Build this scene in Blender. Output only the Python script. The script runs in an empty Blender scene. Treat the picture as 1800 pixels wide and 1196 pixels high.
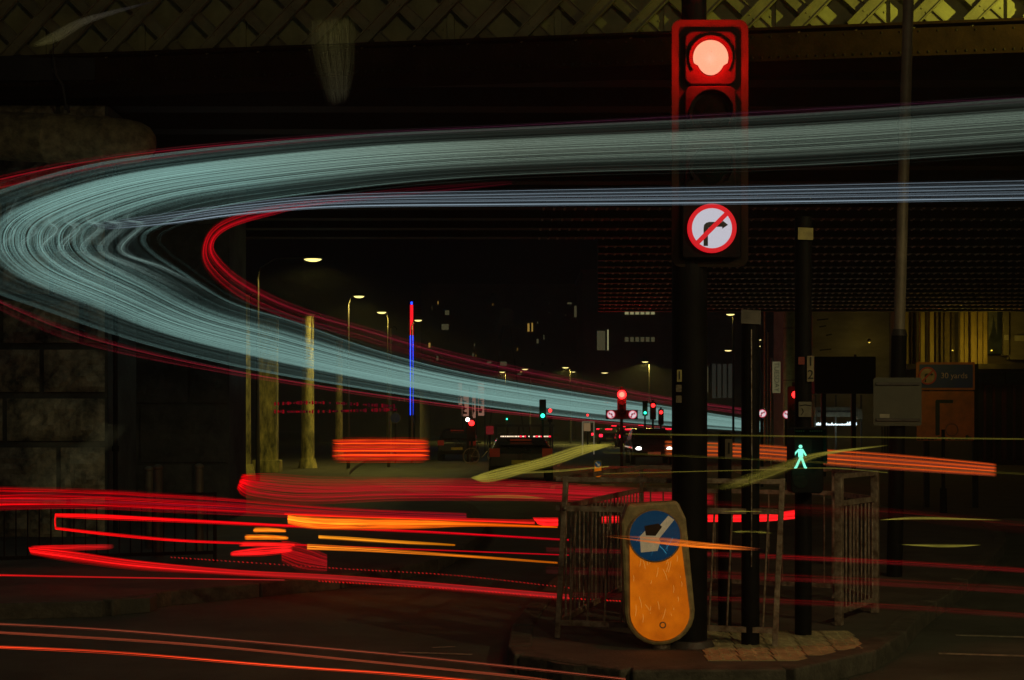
import bpy, bmesh, math, random
from mathutils import Vector, Matrix
R = math.radians
PI = math.pi
rnd = random.Random(7)
C = bpy.context.scene.collection
SC = bpy.context.scene

# ------------------------------------------------------------------ camera, sky, exposure
F = 2500.0      # focal length in photo pixels (50 mm on a 36 mm frame, 1800 px wide)
HOR = 752.0     # row of the horizon in the photo
CH = 1.5        # eye height
cam_d = bpy.data.cameras.new('camera')
cam_d.lens = 50; cam_d.sensor_width = 36
cam_d.shift_y = (HOR - 598.0) / 1800.0
cam_d.clip_start = 0.05; cam_d.clip_end = 3000
cam = bpy.data.objects.new('camera', cam_d); C.objects.link(cam)
cam.location = (0, 0, CH); cam.rotation_euler = (PI / 2, 0, 0)
SC.camera = cam

world = bpy.data.worlds.new('World'); SC.world = world; world.use_nodes = True
wn = world.node_tree; bgn = wn.nodes['Background']
sky = wn.nodes.new('ShaderNodeTexSky'); sky.sky_type = 'NISHITA'; sky.sun_disc = False
sky.sun_elevation = R(-4.2); sky.sun_rotation = R(200)
wn.links.new(sky.outputs[0], bgn.inputs[0]); bgn.inputs[1].default_value = 0.15

SC.view_settings.view_transform = 'Standard'; SC.view_settings.look = 'None'
SC.view_settings.exposure = 0; SC.view_settings.gamma = 1
SC.cycles.use_denoising = True
SC.cycles.max_bounces = 5; SC.cycles.diffuse_bounces = 2; SC.cycles.glossy_bounces = 3
SC.cycles.transparent_max_bounces = 8
SC.cycles.sample_clamp_indirect = 2.0
SC.cycles.caustics_reflective = False; SC.cycles.caustics_refractive = False


def P(px, py, Y):
    return Vector(((px - 900.0) / F * Y, Y, CH + (HOR - py) / F * Y))


def PX(px, Y): return (px - 900.0) / F * Y
def PZ(py, Y): return CH + (HOR - py) / F * Y


# ------------------------------------------------------------------ materials
_m = {}


def mat(name, col, rough=0.7, metal=0.0, var=0.35, scale=6.0, bump=0.15, bscale=40.0, col2=None, stretch=None, spec=0.5, coat=0.0):
    if name in _m: return _m[name]
    m = bpy.data.materials.new(name); m.use_nodes = True
    n = m.node_tree.nodes; l = m.node_tree.links; b = n['Principled BSDF']
    tc = n.new('ShaderNodeTexCoord'); mp = n.new('ShaderNodeMapping')
    if stretch: mp.inputs['Scale'].default_value = stretch
    l.new(tc.outputs['Object'], mp.inputs[0])
    t = n.new('ShaderNodeTexNoise'); t.inputs['Scale'].default_value = scale; t.inputs['Detail'].default_value = 6
    t.inputs['Roughness'].default_value = 0.65
    l.new(mp.outputs[0], t.inputs[0])
    cr = n.new('ShaderNodeValToRGB')
    c2 = col2 or tuple(c * (1 - var) for c in col)
    cr.color_ramp.elements[0].position = 0.36; cr.color_ramp.elements[1].position = 0.66
    cr.color_ramp.elements[0].color = (*c2, 1); cr.color_ramp.elements[1].color = (*[min(1, c * (1 + var * .5)) for c in col], 1)
    l.new(t.outputs[0], cr.inputs[0]); l.new(cr.outputs[0], b.inputs['Base Color'])
    mr = n.new('ShaderNodeMapRange'); mr.inputs[3].default_value = max(.05, rough - .12); mr.inputs[4].default_value = min(1, rough + .15)
    l.new(t.outputs[0], mr.inputs[0]); l.new(mr.outputs[0], b.inputs['Roughness'])
    b.inputs['Metallic'].default_value = metal
    b.inputs['Specular IOR Level'].default_value = spec
    b.inputs['Coat Weight'].default_value = coat
    if bump:
        t2 = n.new('ShaderNodeTexNoise'); t2.inputs['Scale'].default_value = bscale; t2.inputs['Detail'].default_value = 5
        l.new(mp.outputs[0], t2.inputs[0])
        bp = n.new('ShaderNodeBump'); bp.inputs['Strength'].default_value = bump; bp.inputs['Distance'].default_value = 0.02
        l.new(t2.outputs[0], bp.inputs['Height']); l.new(bp.outputs[0], b.inputs['Normal'])
    _m[name] = m
    return m


def emat(name, col, strength=1.0, sample=True):
    if name in _m: return _m[name]
    m = bpy.data.materials.new(name); m.use_nodes = True
    n = m.node_tree.nodes; l = m.node_tree.links; b = n['Principled BSDF']
    b.inputs['Base Color'].default_value = (0.02, 0.02, 0.02, 1)
    b.inputs['Emission Color'].default_value = (*col, 1)
    b.inputs['Emission Strength'].default_value = strength
    t = n.new('ShaderNodeTexNoise'); t.inputs['Scale'].default_value = 60
    mr = n.new('ShaderNodeMapRange'); mr.inputs[3].default_value = strength * .8; mr.inputs[4].default_value = strength * 1.2
    l.new(t.outputs[0], mr.inputs[0]); l.new(mr.outputs[0], b.inputs['Emission Strength'])
    try: m.cycles.emission_sampling = 'AUTO' if sample else 'NONE'
    except Exception: pass
    _m[name] = m
    return m


def trail_mat(name, strength, sample=True):
    m = bpy.data.materials.new(name); m.use_nodes = True
    n = m.node_tree.nodes; l = m.node_tree.links
    for x in list(n): n.remove(x)
    o = n.new('ShaderNodeOutputMaterial'); e = n.new('ShaderNodeEmission'); a = n.new('ShaderNodeAttribute')
    a.attribute_name = 'glow'
    e.inputs[1].default_value = strength
    l.new(a.outputs[0], e.inputs[0]); l.new(e.outputs[0], o.inputs[0])
    try: m.cycles.emission_sampling = 'AUTO' if sample else 'NONE'
    except Exception: pass
    return m


# ------------------------------------------------------------------ mesh helpers
class MB:
    def __init__(s): s.v = []; s.f = []; s.c = []

    def add(s, vs, fs, col=None):
        o = len(s.v); s.v += [tuple(v) for v in vs]; s.f += [tuple(i + o for i in f) for f in fs]
        s.c += [col or (1, 1, 1)] * len(vs)

    def box(s, a, b):
        x0, x1 = sorted((a[0], b[0])); y0, y1 = sorted((a[1], b[1])); z0, z1 = sorted((a[2], b[2]))
        s.add([(x0, y0, z0), (x1, y0, z0), (x1, y1, z0), (x0, y1, z0), (x0, y0, z1), (x1, y0, z1), (x1, y1, z1), (x0, y1, z1)],
              [(0, 3, 2, 1), (4, 5, 6, 7), (0, 1, 5, 4), (1, 2, 6, 5), (2, 3, 7, 6), (3, 0, 4, 7)])
        return s

    def beam(s, a, b, w, h, up=(0, 0, 1)):
        a = Vector(a); b = Vector(b); d = (b - a).normalized(); u = Vector(up)
        if abs(d.dot(u)) > .95: u = Vector((0, 1, 0))
        x = d.cross(u).normalized() * w / 2; y = x.cross(d).normalized() * h / 2
        vs = [p + sx * x + sy * y for p in (a, b) for sx, sy in ((-1, -1), (1, -1), (1, 1), (-1, 1))]
        s.add(vs, [(0, 1, 2, 3), (7, 6, 5, 4), (0, 4, 5, 1), (1, 5, 6, 2), (2, 6, 7, 3), (3, 7, 4, 0)])
        return s

    def cyl(s, a, b, r0, r1=None, n=16, caps=True):
        r1 = r0 if r1 is None else r1
        a = Vector(a); b = Vector(b); d = (b - a).normalized(); u = Vector((0, 0, 1)) if abs(d.z) < .9 else Vector((0, 1, 0))
        x = d.cross(u).normalized(); y = d.cross(x)
        vs = []
        for p, r in ((a, r0), (b, r1)):
            for i in range(n):
                t = 2 * PI * i / n; vs.append(p + (x * math.cos(t) + y * math.sin(t)) * r)
        fs = [(i, (i + 1) % n, n + (i + 1) % n, n + i) for i in range(n)]
        if caps: fs += [tuple(range(n - 1, -1, -1)), tuple(range(n, 2 * n))]
        s.add(vs, fs)
        return s

    def tube(s, pts, r, n=8, cols=None, caps=True):
        pts = [Vector(p) for p in pts]; N = len(pts)
        if not hasattr(r, '__len__'): r = [r] * N
        o = len(s.v)
        for k in range(N):
            d = (pts[min(k + 1, N - 1)] - pts[max(k - 1, 0)])
            d = d.normalized() if d.length > 1e-9 else Vector((1, 0, 0))
            u = Vector((0, 0, 1)) if abs(d.z) < .9 else Vector((0, 1, 0))
            x = d.cross(u).normalized(); y = d.cross(x)
            for i in range(n):
                t = 2 * PI * i / n
                s.v.append(tuple(pts[k] + (x * math.cos(t) + y * math.sin(t)) * r[k]))
                s.c.append(cols[k] if cols else (1, 1, 1))
        for k in range(N - 1):
            for i in range(n):
                j = (i + 1) % n
                s.f.append((o + k * n + i, o + k * n + j, o + (k + 1) * n + j, o + (k + 1) * n + i))
        if caps:
            s.f.append(tuple(o + i for i in range(n - 1, -1, -1))); s.f.append(tuple(o + (N - 1) * n + i for i in range(n)))
        return s

    def prism(s, poly, y0, y1):
        """poly in XZ, extruded along Y"""
        n = len(poly)
        vs = [(x, y0, z) for x, z in poly] + [(x, y1, z) for x, z in poly]
        fs = [tuple(range(n - 1, -1, -1)), tuple(range(n, 2 * n))] + [(i, (i + 1) % n, n + (i + 1) % n, n + i) for i in range(n)]
        s.add(vs, fs)
        return s

    def prism_z(s, poly, z0, z1):
        n = len(poly)
        vs = [(x, y, z0) for x, y in poly] + [(x, y, z1) for x, y in poly]
        fs = [tuple(range(n - 1, -1, -1)), tuple(range(n, 2 * n))] + [(i, (i + 1) % n, n + (i + 1) % n, n + i) for i in range(n)]
        s.add(vs, fs)
        return s

    def ball(s, c, r, n=10, m=6, sc=(1, 1, 1), half=None):
        c = Vector(c); vs = []; fs = []
        for j in range(m + 1):
            ph = -PI / 2 + PI * j / m
            if half == 'down': ph = -PI / 2 + (PI / 2) * j / m
            for i in range(n):
                t = 2 * PI * i / n
                vs.append(c + Vector((math.cos(t) * math.cos(ph) * r * sc[0], math.sin(t) * math.cos(ph) * r * sc[1], math.sin(ph) * r * sc[2])))
        for j in range(m):
            for i in range(n):
                k = (i + 1) % n; fs.append((j * n + i, j * n + k, (j + 1) * n + k, (j + 1) * n + i))
        s.add(vs, fs)
        return s

    def build(s, name, m, parent=None, smooth=False, bevel=0.0, loc=None, glow=False):
        me = bpy.data.meshes.new(name)
        me.from_pydata(s.v, [], s.f)
        if glow:
            a = me.color_attributes.new('glow', 'FLOAT_COLOR', 'POINT')
            a.data.foreach_set('color', [x for c in s.c for x in (c[0], c[1], c[2], 1.0)])
        me.validate()
        if not glow:
            bm = bmesh.new(); bm.from_mesh(me); bmesh.ops.recalc_face_normals(bm, faces=bm.faces); bm.to_mesh(me); bm.free()
        if m: me.materials.append(m)
        if smooth:
            me.polygons.foreach_set('use_smooth', [True] * len(me.polygons))
            try: me.set_sharp_from_angle(angle=R(40))
            except Exception: pass
        o = bpy.data.objects.new(name, me); C.objects.link(o)
        if bevel:
            b = o.modifiers.new('bevel', 'BEVEL'); b.width = bevel; b.segments = 2; b.limit_method = 'ANGLE'
        if parent: o.parent = parent
        if loc: o.location = loc
        return o


def tag(o, label=None, cat=None, group=None, kind=None):
    if label: o['label'] = label
    if cat: o['category'] = cat
    if group: o['group'] = group
    if kind: o['kind'] = kind
    return o


def thing(name, label, cat, loc=(0, 0, 0), rotz=0, group=None):
    o = bpy.data.objects.new(name, None); C.objects.link(o)
    o.location = loc; o.rotation_euler = (0, 0, rotz); o.empty_display_size = .1
    return tag(o, label, cat, group)


def lamp(name, kind, loc, energy, col, parent=None, size=.1, **kw):
    d = bpy.data.lights.new(name, kind); d.energy = energy; d.color = col
    if kind in ('POINT', 'SPOT'): d.shadow_soft_size = size
    for k, v in kw.items(): setattr(d, k, v)
    o = bpy.data.objects.new(name, d); C.objects.link(o); o.location = loc
    if parent: o.parent = parent
    return o


def rrect(cx, cz, w, h, r, n=6):
    pts = []
    for qx, qz, a0 in ((1, -1, -90), (1, 1, 0), (-1, 1, 90), (-1, -1, 180)):
        for i in range(n + 1):
            a = R(a0 + 90 * i / n)
            pts.append((cx + qx * (w / 2 - r) + r * math.cos(a), cz + qz * (h / 2 - r) + r * math.sin(a)))
    return pts


def circ(cx, cz, r, n=40): return [(cx + r * math.cos(2 * PI * i / n), cz + r * math.sin(2 * PI * i / n)) for i in range(n)]


def ring(mb, cx, cz, r0, r1, y0, y1, n=40):
    vs = []
    for y in (y0, y1):
        for r in (r0, r1):
            for i in range(n):
                t = 2 * PI * i / n; vs.append((cx + r * math.cos(t), y, cz + r * math.sin(t)))
    fs = []
    for i in range(n):
        j = (i + 1) % n
        fs += [(i, j, n + j, n + i), (2 * n + i, 3 * n + i, 3 * n + j, 2 * n + j), (n + i, n + j, 3 * n + j, 3 * n + i), (i, 2 * n + i, 2 * n + j, j)]
    mb.add(vs, fs)


def text(body, size, loc, m, parent, name='lettering', rot=(PI / 2, 0, 0), align='CENTER'):
    cu = bpy.data.curves.new(name, 'FONT'); cu.body = body; cu.size = size; cu.extrude = 0.002
    cu.align_x = align; cu.align_y = 'CENTER'
    cu.materials.append(m)
    t0 = bpy.data.objects.new('tmp_text', cu)
    me = bpy.data.meshes.new_from_object(t0); bpy.data.objects.remove(t0); me.name = name
    o = bpy.data.objects.new(name, me); C.objects.link(o); o.location = loc; o.rotation_euler = rot; o.parent = parent
    return o


# ------------------------------------------------------------------ shared materials
M_asph = mat('asphalt', (0.118, 0.13, 0.105), .7, 0, .45, 1.1, 1.0, 110, col2=(0.07, 0.075, 0.06), spec=.35)
M_pave = mat('paving', (0.10, 0.09, 0.07), .8, 0, .4, 2.5, .4, 50)
M_kerb = mat('kerb_stone', (0.10, 0.092, 0.07), .8, 0, .5, 8, .5, 40)
M_stone = mat('rock_faced_stone', (0.34, 0.32, 0.22), .9, 0, .7, 3.5, 1.0, 14, col2=(0.05, 0.055, 0.045))
M_soot = mat('sooty_wall', (0.08, 0.09, 0.08), .9, 0, .5, 2, .5, 20)
M_iron = mat('painted_iron', (0.3, 0.27, 0.15), .55, .0, .3, 3, .25, 30)
M_irond = mat('dark_iron', (0.07, 0.06, 0.055), .5, .2, .4, 3, .3, 30)
M_under = mat('bridge_soffit', (0.035, 0.03, 0.03), .7, 0, .5, 1.5, .3, 20)
M_black = mat('black_paint', (0.010, 0.0095, 0.0095), .6, 0, .4, 9, .08, 60, spec=.12)
M_steel = mat('galvanised_steel', (0.34, 0.3, 0.25), .42, .75, .45, 22, .3, 70, col2=(0.12, 0.07, 0.04))
M_rust = mat('worn_rail', (0.42, 0.34, 0.26), .45, .35, .4, 16, .3, 60, col2=(0.17, 0.11, 0.075))
M_grey = mat('grey_sheet', (0.11, 0.11, 0.08), .6, .2, .2, 5, .1, 30)
M_conc = mat('concrete', (0.3, 0.27, 0.2), .85, 0, .3, .6, .3, 12, stretch=(1, 1, 3))
M_dark = mat('dark_building', (0.15, 0.125, 0.11), .85, 0, .4, .3, .2, 5)
M_col = mat('column_paint', (0.66, 0.56, 0.2), .7, 0, .75, 5, .5, 18, col2=(0.1, 0.09, 0.05), stretch=(1, 1, .3))
M_glass = mat('dark_glass', (0.02, 0.022, 0.025), .12, 0, .2, 1, 0)
M_car = mat('car_paint', (0.03, 0.03, 0.035), .28, .3, .2, 2, 0, coat=.6)
M_tyre = mat('tyre_rubber', (0.02, 0.02, 0.02), .9)
M_white = mat('white_sheet', (0.6, 0.58, 0.52), .5, 0, .15, 10, .05)
M_yellow = mat('yellow_label', (0.42, 0.36, 0.12), .6, 0, .3, 20, .1)
M_blk = mat('black_ink', (0.01, 0.01, 0.01), .6)
M_orange = mat('orange_board', (0.5, 0.10, 0.008), .5, 0, .35, 4, .1)
M_blue = mat('blue_sign', (0.0, 0.008, 0.2), .4, 0, .2, 6, 0)
M_redp = mat('red_sign_paint', (0.55, 0.02, 0.03), .4, 0, .2, 6, 0)
M_marking = mat('road_marking', (0.42, 0.38, 0.28), .7, 0, .6, 12, .3)

E_red = emat('red_lamp_light', (1.0, .012, .012), 6)
E_redcore = emat('red_lens_light', (1.0, .53, .31), 1.0)
_n = E_redcore.node_tree.nodes
for _x in _n:
    if _x.type == 'TEX_NOISE': _x.inputs['Scale'].default_value = 160; _x.inputs['Detail'].default_value = 3
    if _x.type == 'MAP_RANGE': _x.inputs[1].default_value = .35; _x.inputs[2].default_value = .65; _x.inputs[3].default_value = .62; _x.inputs[4].default_value = 1.02
E_sod = emat('street_lamp_light', (1.0, .86, .26), 1.7)
E_sodfar = emat('far_lamp_light', (1.0, .8, .28), 1.6, False)
E_green = emat('green_lamp_light', (.03, 1.0, .55), 3.5)
E_greenman = emat('green_man_light', (.28, 1.25, .85), 1.0)
E_white = emat('white_lamp_light', (1, .95, .85), 6)
E_blueled = emat('blue_led', (.012, .05, 1.0), 4, False)
E_redled = emat('red_led', (1.0, .01, .02), 1.1, False)
E_tail = emat('tail_light', (1.0, .01, .03), 4.5, False)
E_signwhite = emat('lit_sign_white', (.50, .49, .56), 1.0)
E_signred = emat('lit_sign_red', (.60, .003, .012), 1.0)
E_winw = emat('lit_window', (.26, .25, .12), 1.0, False)
E_winy = emat('warm_window', (.5, .3, .06), .6, False)
E_wind = emat('dim_window', (.05, .045, .022), 1.0, False)
E_letter = emat('lit_letters', (.75, .95, 1.0), 1.6, False)

# ------------------------------------------------------------------ ground
g = MB(); nx, ny = 40, 60
xs = [-160 + 320 * i / nx for i in range(nx + 1)]; ys = [-20 + (i / ny) ** 2 * 620 for i in range(ny + 1)]
vs = [(x, y, 0.0) for y in ys for x in xs]
fs = [(j * (nx + 1) + i, j * (nx + 1) + i + 1, (j + 1) * (nx + 1) + i + 1, (j + 1) * (nx + 1) + i) for j in range(ny) for i in range(nx)]
g.add(vs, fs); tag(g.build('road', M_asph), kind='structure')


def G(px, py):
    Y = CH * F / (py - HOR); return (PX(px, Y), Y)


def offset(poly, d):
    out = []; n = len(poly)
    for i in range(n):
        p = Vector(poly[i]); a = Vector(poly[i - 1]); b = Vector(poly[(i + 1) % n])
        t = ((p - a).normalized() + (b - p).normalized()).normalized(); nn = Vector((-t.y, t.x))
        out.append(tuple(p + nn * d))
    return out


def smooth_poly(pts, closed=False, k=6):
    out = []; n = len(pts)
    rng = range(n) if closed else range(n - 1)
    for i in rng:
        p0 = Vector(pts[(i - 1) % n] if closed or i > 0 else pts[0]); p1 = Vector(pts[i]); p2 = Vector(pts[(i + 1) % n])
        p3 = Vector(pts[(i + 2) % n] if closed or i + 2 < n else pts[-1])
        for j in range(k):
            t = j / k
            out.append(tuple(.5 * ((2 * p1) + (p2 - p0) * t + (2 * p0 - 5 * p1 + 4 * p2 - p3) * t * t + (3 * p1 - p0 - 3 * p2 + p3) * t ** 3)))
    if not closed: out.append(tuple(pts[-1]))
    return out


def kerb_line(pts, name):
    """kerb stones laid along pts (the road edge), about 0.9 m each"""
    k = MB(); acc = 0.0
    P2 = [Vector(p) for p in pts]
    L = [0]
    for a, b in zip(P2, P2[1:]): L.append(L[-1] + (b - a).length)
    def at(s):
        s = min(max(s, 0), L[-1])
        for i in range(len(L) - 1):
            if L[i + 1] >= s:
                f = (s - L[i]) / max(1e-6, L[i + 1] - L[i]); return P2[i].lerp(P2[i + 1], f)
        return P2[-1]
    s = 0
    while s < L[-1] - .1:
        a = at(s + .006); b = at(s + .894)
        dz = rnd.uniform(-.004, .004)
        k.beam((a.x, a.y, .062 + dz), (b.x, b.y, .062 + dz), .15 + rnd.uniform(-.006, .006), .135)
        s += .9
    o = k.build(name, M_kerb, bevel=.014); return tag(o, kind='structure')


# traffic island under the railings
isl = [G(925, 1185), (PX(1000, 8.2), 8.2), (PX(1240, 8.1), 8.1), (PX(1400, 8.2), 8.2), G(1545, 1165), G(1610, 1100), G(1690, 1040), G(1745, 985), G(1755, 955), G(1700, 925), G(1560, 915),
       G(1300, 918), G(1100, 960), G(1010, 1020), G(955, 1080), G(915, 1140)]
isl = smooth_poly(isl, True, 5)
tag(MB().prism_z(offset(isl, .07), .004, .118).build('island_paving', M_pave), kind='structure')
kerb_line(isl + [isl[0]], 'island_kerb')
# left pavement
lp = smooth_poly([(-14, 10.4), G(0, 1088), G(300, 1062), G(560, 1038), G(700, 1018), G(770, 1000), G(835, 955), G(842, 925), G(800, 890), (-3.3, 34), (-5.3, 46), (-7.5, 80)], False, 5)
tag(MB().prism_z(lp + [(-30, 80), (-30, 10.4)], .004, .12).build('pavement', M_pave), kind='structure')
kerb_line(lp, 'pavement_kerb')
# right pavement in front of the shops
rp = [(6.5, 22), (11, 20.6), (22, 20), (40, 20), (40, 53), (8, 53), (6.8, 40)]
tag(MB().prism_z(rp, .004, .12).build('shop_pavement', M_pave), kind='structure')
# markings
mk = MB()


def dash(a, b, w):
    a = Vector(a); b = Vector(b); d = (b - a).normalized(); n = Vector((-d.y, d.x)) * w / 2
    mk.add([(*(a + n), .005), (*(b + n), .005), (*(b - n), .005), (*(a - n), .005)], [(0, 3, 2, 1)])


for i in range(14):
    y = 34 + i * 7; dash((-.4 + .04 * y, y), (-.4 + .04 * (y + 3), y + 3), .12)
dash(G(1000, 1098 + 84), G(1260, 1098 + 84), .1)
for a, b in (((1680, 1118), (1900, 1124)), ((1650, 1150), (1900, 1158)), ((1690, 880), (1760, 882)), ((1600, 870), (1690, 890))):
    dash(G(*a), G(*b), .07)
for i in range(5):
    dash(G(890 + i * 42, 853), G(912 + i * 42, 853), .9)
dash(G(700, 1148), G(830, 1152), .05); dash(G(760, 1140), G(800, 1138), .04)
tag(mk.build('road_markings', M_marking), kind='structure')
# crossing slabs by the signal poles, the lamplit patch put into their colour
ts = MB()
for i in range(5):
    for j in range(6):
        x0 = 1.16 + i * .205 + j * .02; y0 = 8.42 + j * .205
        if i > 2 and j < 1 + (i > 3): continue
        ts.box((x0, y0, .118), (x0 + .195, y0 + .195, .1235))
        for a in range(3):
            for b in range(3):
                ts.cyl((x0 + .035 + a * .062, y0 + .035 + b * .062, .1235), (x0 + .035 + a * .062, y0 + .035 + b * .062, .128), .014, .009, 6)
tag(ts.build('tactile_paving', mat('lamplit_slab', (.5, .42, .22), .75, 0, .35, 6, .4, 60)), kind='structure')

# ------------------------------------------------------------------ bridge
Zs = 5.6


def gy(x): return 15.95 - .137 * (x - 3.0)     # plan line of the near girder


br = thing('railway_bridge', 'dark riveted iron railway bridge with a lattice girder crossing overhead', 'bridge', (0, 15.9, Zs))


def rel(mb): return mb


def bbuild(mb, name, m, smooth=False, bevel=0):
    mb.v = [(x, y - 15.9, z - Zs) for x, y, z in mb.v]
    return mb.build(name, m, br, smooth, bevel)


XL, XR = -16.0, 24.0
dk = MB()
dk.prism_z([(XL, gy(XL) + .7), (XR, gy(XR) + .7), (XR, 31.5), (XL, 31.5)], Zs + .35, Zs + .9)
for i in range(11):
    y = 17.2 + i * 1.4; dk.box((XL, y - .18, Zs + .06), (XR, y + .18, Zs + .35))
bbuild(dk, 'deck', M_under)
dk2 = MB()
dk2.prism_z([(1.9, 31.5), (XR + 6, 31.5), (XR + 6, 49.5), (3.0, 49.5)], Zs + .35, Zs + .9)
for i in range(13):
    y = 32.4 + i * 1.4; dk2.box((1.9 + (y - 31.5) * .061, y - .14, Zs + .03), (XR + 6, y + .14, Zs + .35))
dk2.box((3.0, 49.5, Zs - .05), (XR + 6, 49.75, Zs + 1.7))
bbuild(dk2, 'rear_deck', M_under)
# rivets under the cross girders
rv = MB(); q = random.Random(3)
for i in range(13):
    y = 32.4 + i * 1.4
    for yy in (y - .07, y + .07):
        x = 2.1 + (y - 31.5) * .061
        while x < 19:
            rv.ball((x, yy, Zs + .03), .034, 6, 3, half='down'); x += .2
for i in range(6, 11):
    y = 17.2 + i * 1.4
    for yy in (y - .08, y + .08):
        x = .6
        while x < 11: rv.ball((x, yy, Zs + .06), .028, 6, 3, half='down'); x += .2
tag(bbuild(rv, 'rivet_rows', mat('worn_rivet', (.55, .42, .36), .28, .85, .3, 5, 0)), kind='stuff')
# bottom chord with rivets
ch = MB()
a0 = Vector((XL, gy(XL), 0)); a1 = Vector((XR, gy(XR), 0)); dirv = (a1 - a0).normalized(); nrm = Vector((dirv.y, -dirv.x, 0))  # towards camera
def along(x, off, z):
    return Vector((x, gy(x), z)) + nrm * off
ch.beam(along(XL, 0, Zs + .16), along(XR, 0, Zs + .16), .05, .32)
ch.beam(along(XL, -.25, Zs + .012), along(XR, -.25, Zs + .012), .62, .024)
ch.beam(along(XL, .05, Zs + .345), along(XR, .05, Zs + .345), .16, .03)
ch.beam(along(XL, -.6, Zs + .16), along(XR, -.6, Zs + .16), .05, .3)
bbuild(ch, 'bottom_chord', mat('chord_dimmed_paint', (.035, .018, .010), .8, 0, .4, 4, .3, 30, spec=.05))  # brown, darkened in the colour so the floodlight seems to miss it
rv = MB(); x = -8.0
while x < 14:
    p = along(x, .03, Zs + .05); rv.ball(p, .016, 6, 4)
    if int(x / .1) % 2 == 0: rv.ball(along(x, .03, Zs + .28), .014, 6, 4)
    x += .1
tag(bbuild(rv, 'chord_rivet_rows', mat('rivet_paint', (.03, .018, .01), .4, .1, .3, 5, 0)), kind='stuff')
# lattice: two layers of crossed flat bars, a plate behind
H = 2.2; PITCH = .62
for lay, (off, nm) in enumerate(((.0, 'lattice_bars'), (-.075, 'rear_lattice_bars'))):
    lt = MB(); x = -12.0 - H
    while x < 16:
        if lay == 0: a, b = along(x, off, Zs + .36), along(x + H, off, Zs + .36 + H)
        else: a, b = along(x + H, off, Zs + .36), along(x, off, Zs + .36 + H)
        d = (b - a).normalized()
        lt.beam(a, b, .125, .018, up=nrm)
        side = d.cross(nrm).normalized()
        lt.beam(a + side * .062 + nrm * .012, b + side * .062 + nrm * .012, .014, .05, up=nrm)
        lt.beam(a - side * .062 + nrm * .012, b - side * .062 + nrm * .012, .014, .05, up=nrm)
        k = 0
        while k < 7:
            c = a + d * (k * PITCH / math.sqrt(2) + .22)
            for s in (-.032, .032): lt.ball(c + side * s + nrm * .012, .013, 6, 3)
            k += 1
        x += PITCH
    bbuild(lt, nm, M_iron)
pl = MB(); x = -12.0; i = 0
while x < 16:
    pl.beam(along(x, -.22, Zs + .33 + H / 2), along(x + 1.225, -.22, Zs + .33 + H / 2), .02, H)
    pl.beam(along(x + 1.22, -.195, Zs + .33 + H / 2), along(x + 1.30, -.195, Zs + .33 + H / 2), .06, H)
    for k in range(14): pl.ball(along(x + 1.16, -.205, Zs + .45 + k * .12), .014, 6, 3)
    x += 1.25
bbuild(pl, 'web_plate', mat('plate_paint', (.42, .40, .2), .6, 0, .3, 2, .2, 20))
bbuild(MB().beam(along(XL, 0, Zs + .36 + H + .15), along(XR, 0, Zs + .36 + H + .15), .5, .3), 'top_chord', M_irond)

# ------------------------------------------------------------------ left stone abutment, recess wall, pipe
def stone_pier(name, label, x0, x1, y, z1, course, gap, depth, m, seed, group=None):
    q = random.Random(seed)
    root = thing(name, label, 'stone pier' if 'pier' in name else 'wall', ((x0 + x1) / 2, y, 0), group=group)
    mb = MB(); z = .05; row = 0
    cx = (x0 + x1) / 2
    while z < z1:
        x = x0 - (row % 2) * .45
        while x < x1:
            w = q.uniform(.8, 1.25); xa = max(x, x0); xb = min(x + w, x1)
            if x1 - xb < .3: xb = x1; w = xb - x + .01
            if xb - xa > .12:
                nu = max(3, int((xb - xa) / .07)); nv = max(3, int(course / .07)); V = []
                za, zb = z + gap / 2, min(z + course - gap / 2, z1)
                for b in range(nv + 1):
                    for a in range(nu + 1):
                        u = a / nu; v = b / nv; e = min(u, 1 - u, v, 1 - v)
                        dy = -depth * min(1, e * 5) * q.uniform(.45, 1.15)
                        V.append((xa + gap / 3 + (xb - xa - gap * .66) * u - cx, dy, za + (zb - za) * v))
                Fs = [(b * (nu + 1) + a, b * (nu + 1) + a + 1, (b + 1) * (nu + 1) + a + 1, (b + 1) * (nu + 1) + a) for b in range(nv) for a in range(nu)]
                mb.add(V, Fs)
                # sides of the block back to the wall
                o = (xa + gap / 3 - cx, xb - gap / 3 - cx)
                mb.add([(o[0], 0, za), (o[1], 0, za), (o[1], .06, za), (o[0], .06, za)], [(0, 1, 2, 3)])
                mb.add([(o[0], 0, zb), (o[1], 0, zb), (o[1], .06, zb), (o[0], .06, zb)], [(0, 1, 2, 3)])
            x += w
        z += course; row += 1
    mb.build('stone_courses', m, root)
    MB().box((x0 - cx, .05, 0), (x1 - cx, 1.4, z1)).build('core', M_soot, root)
    return root


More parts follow.
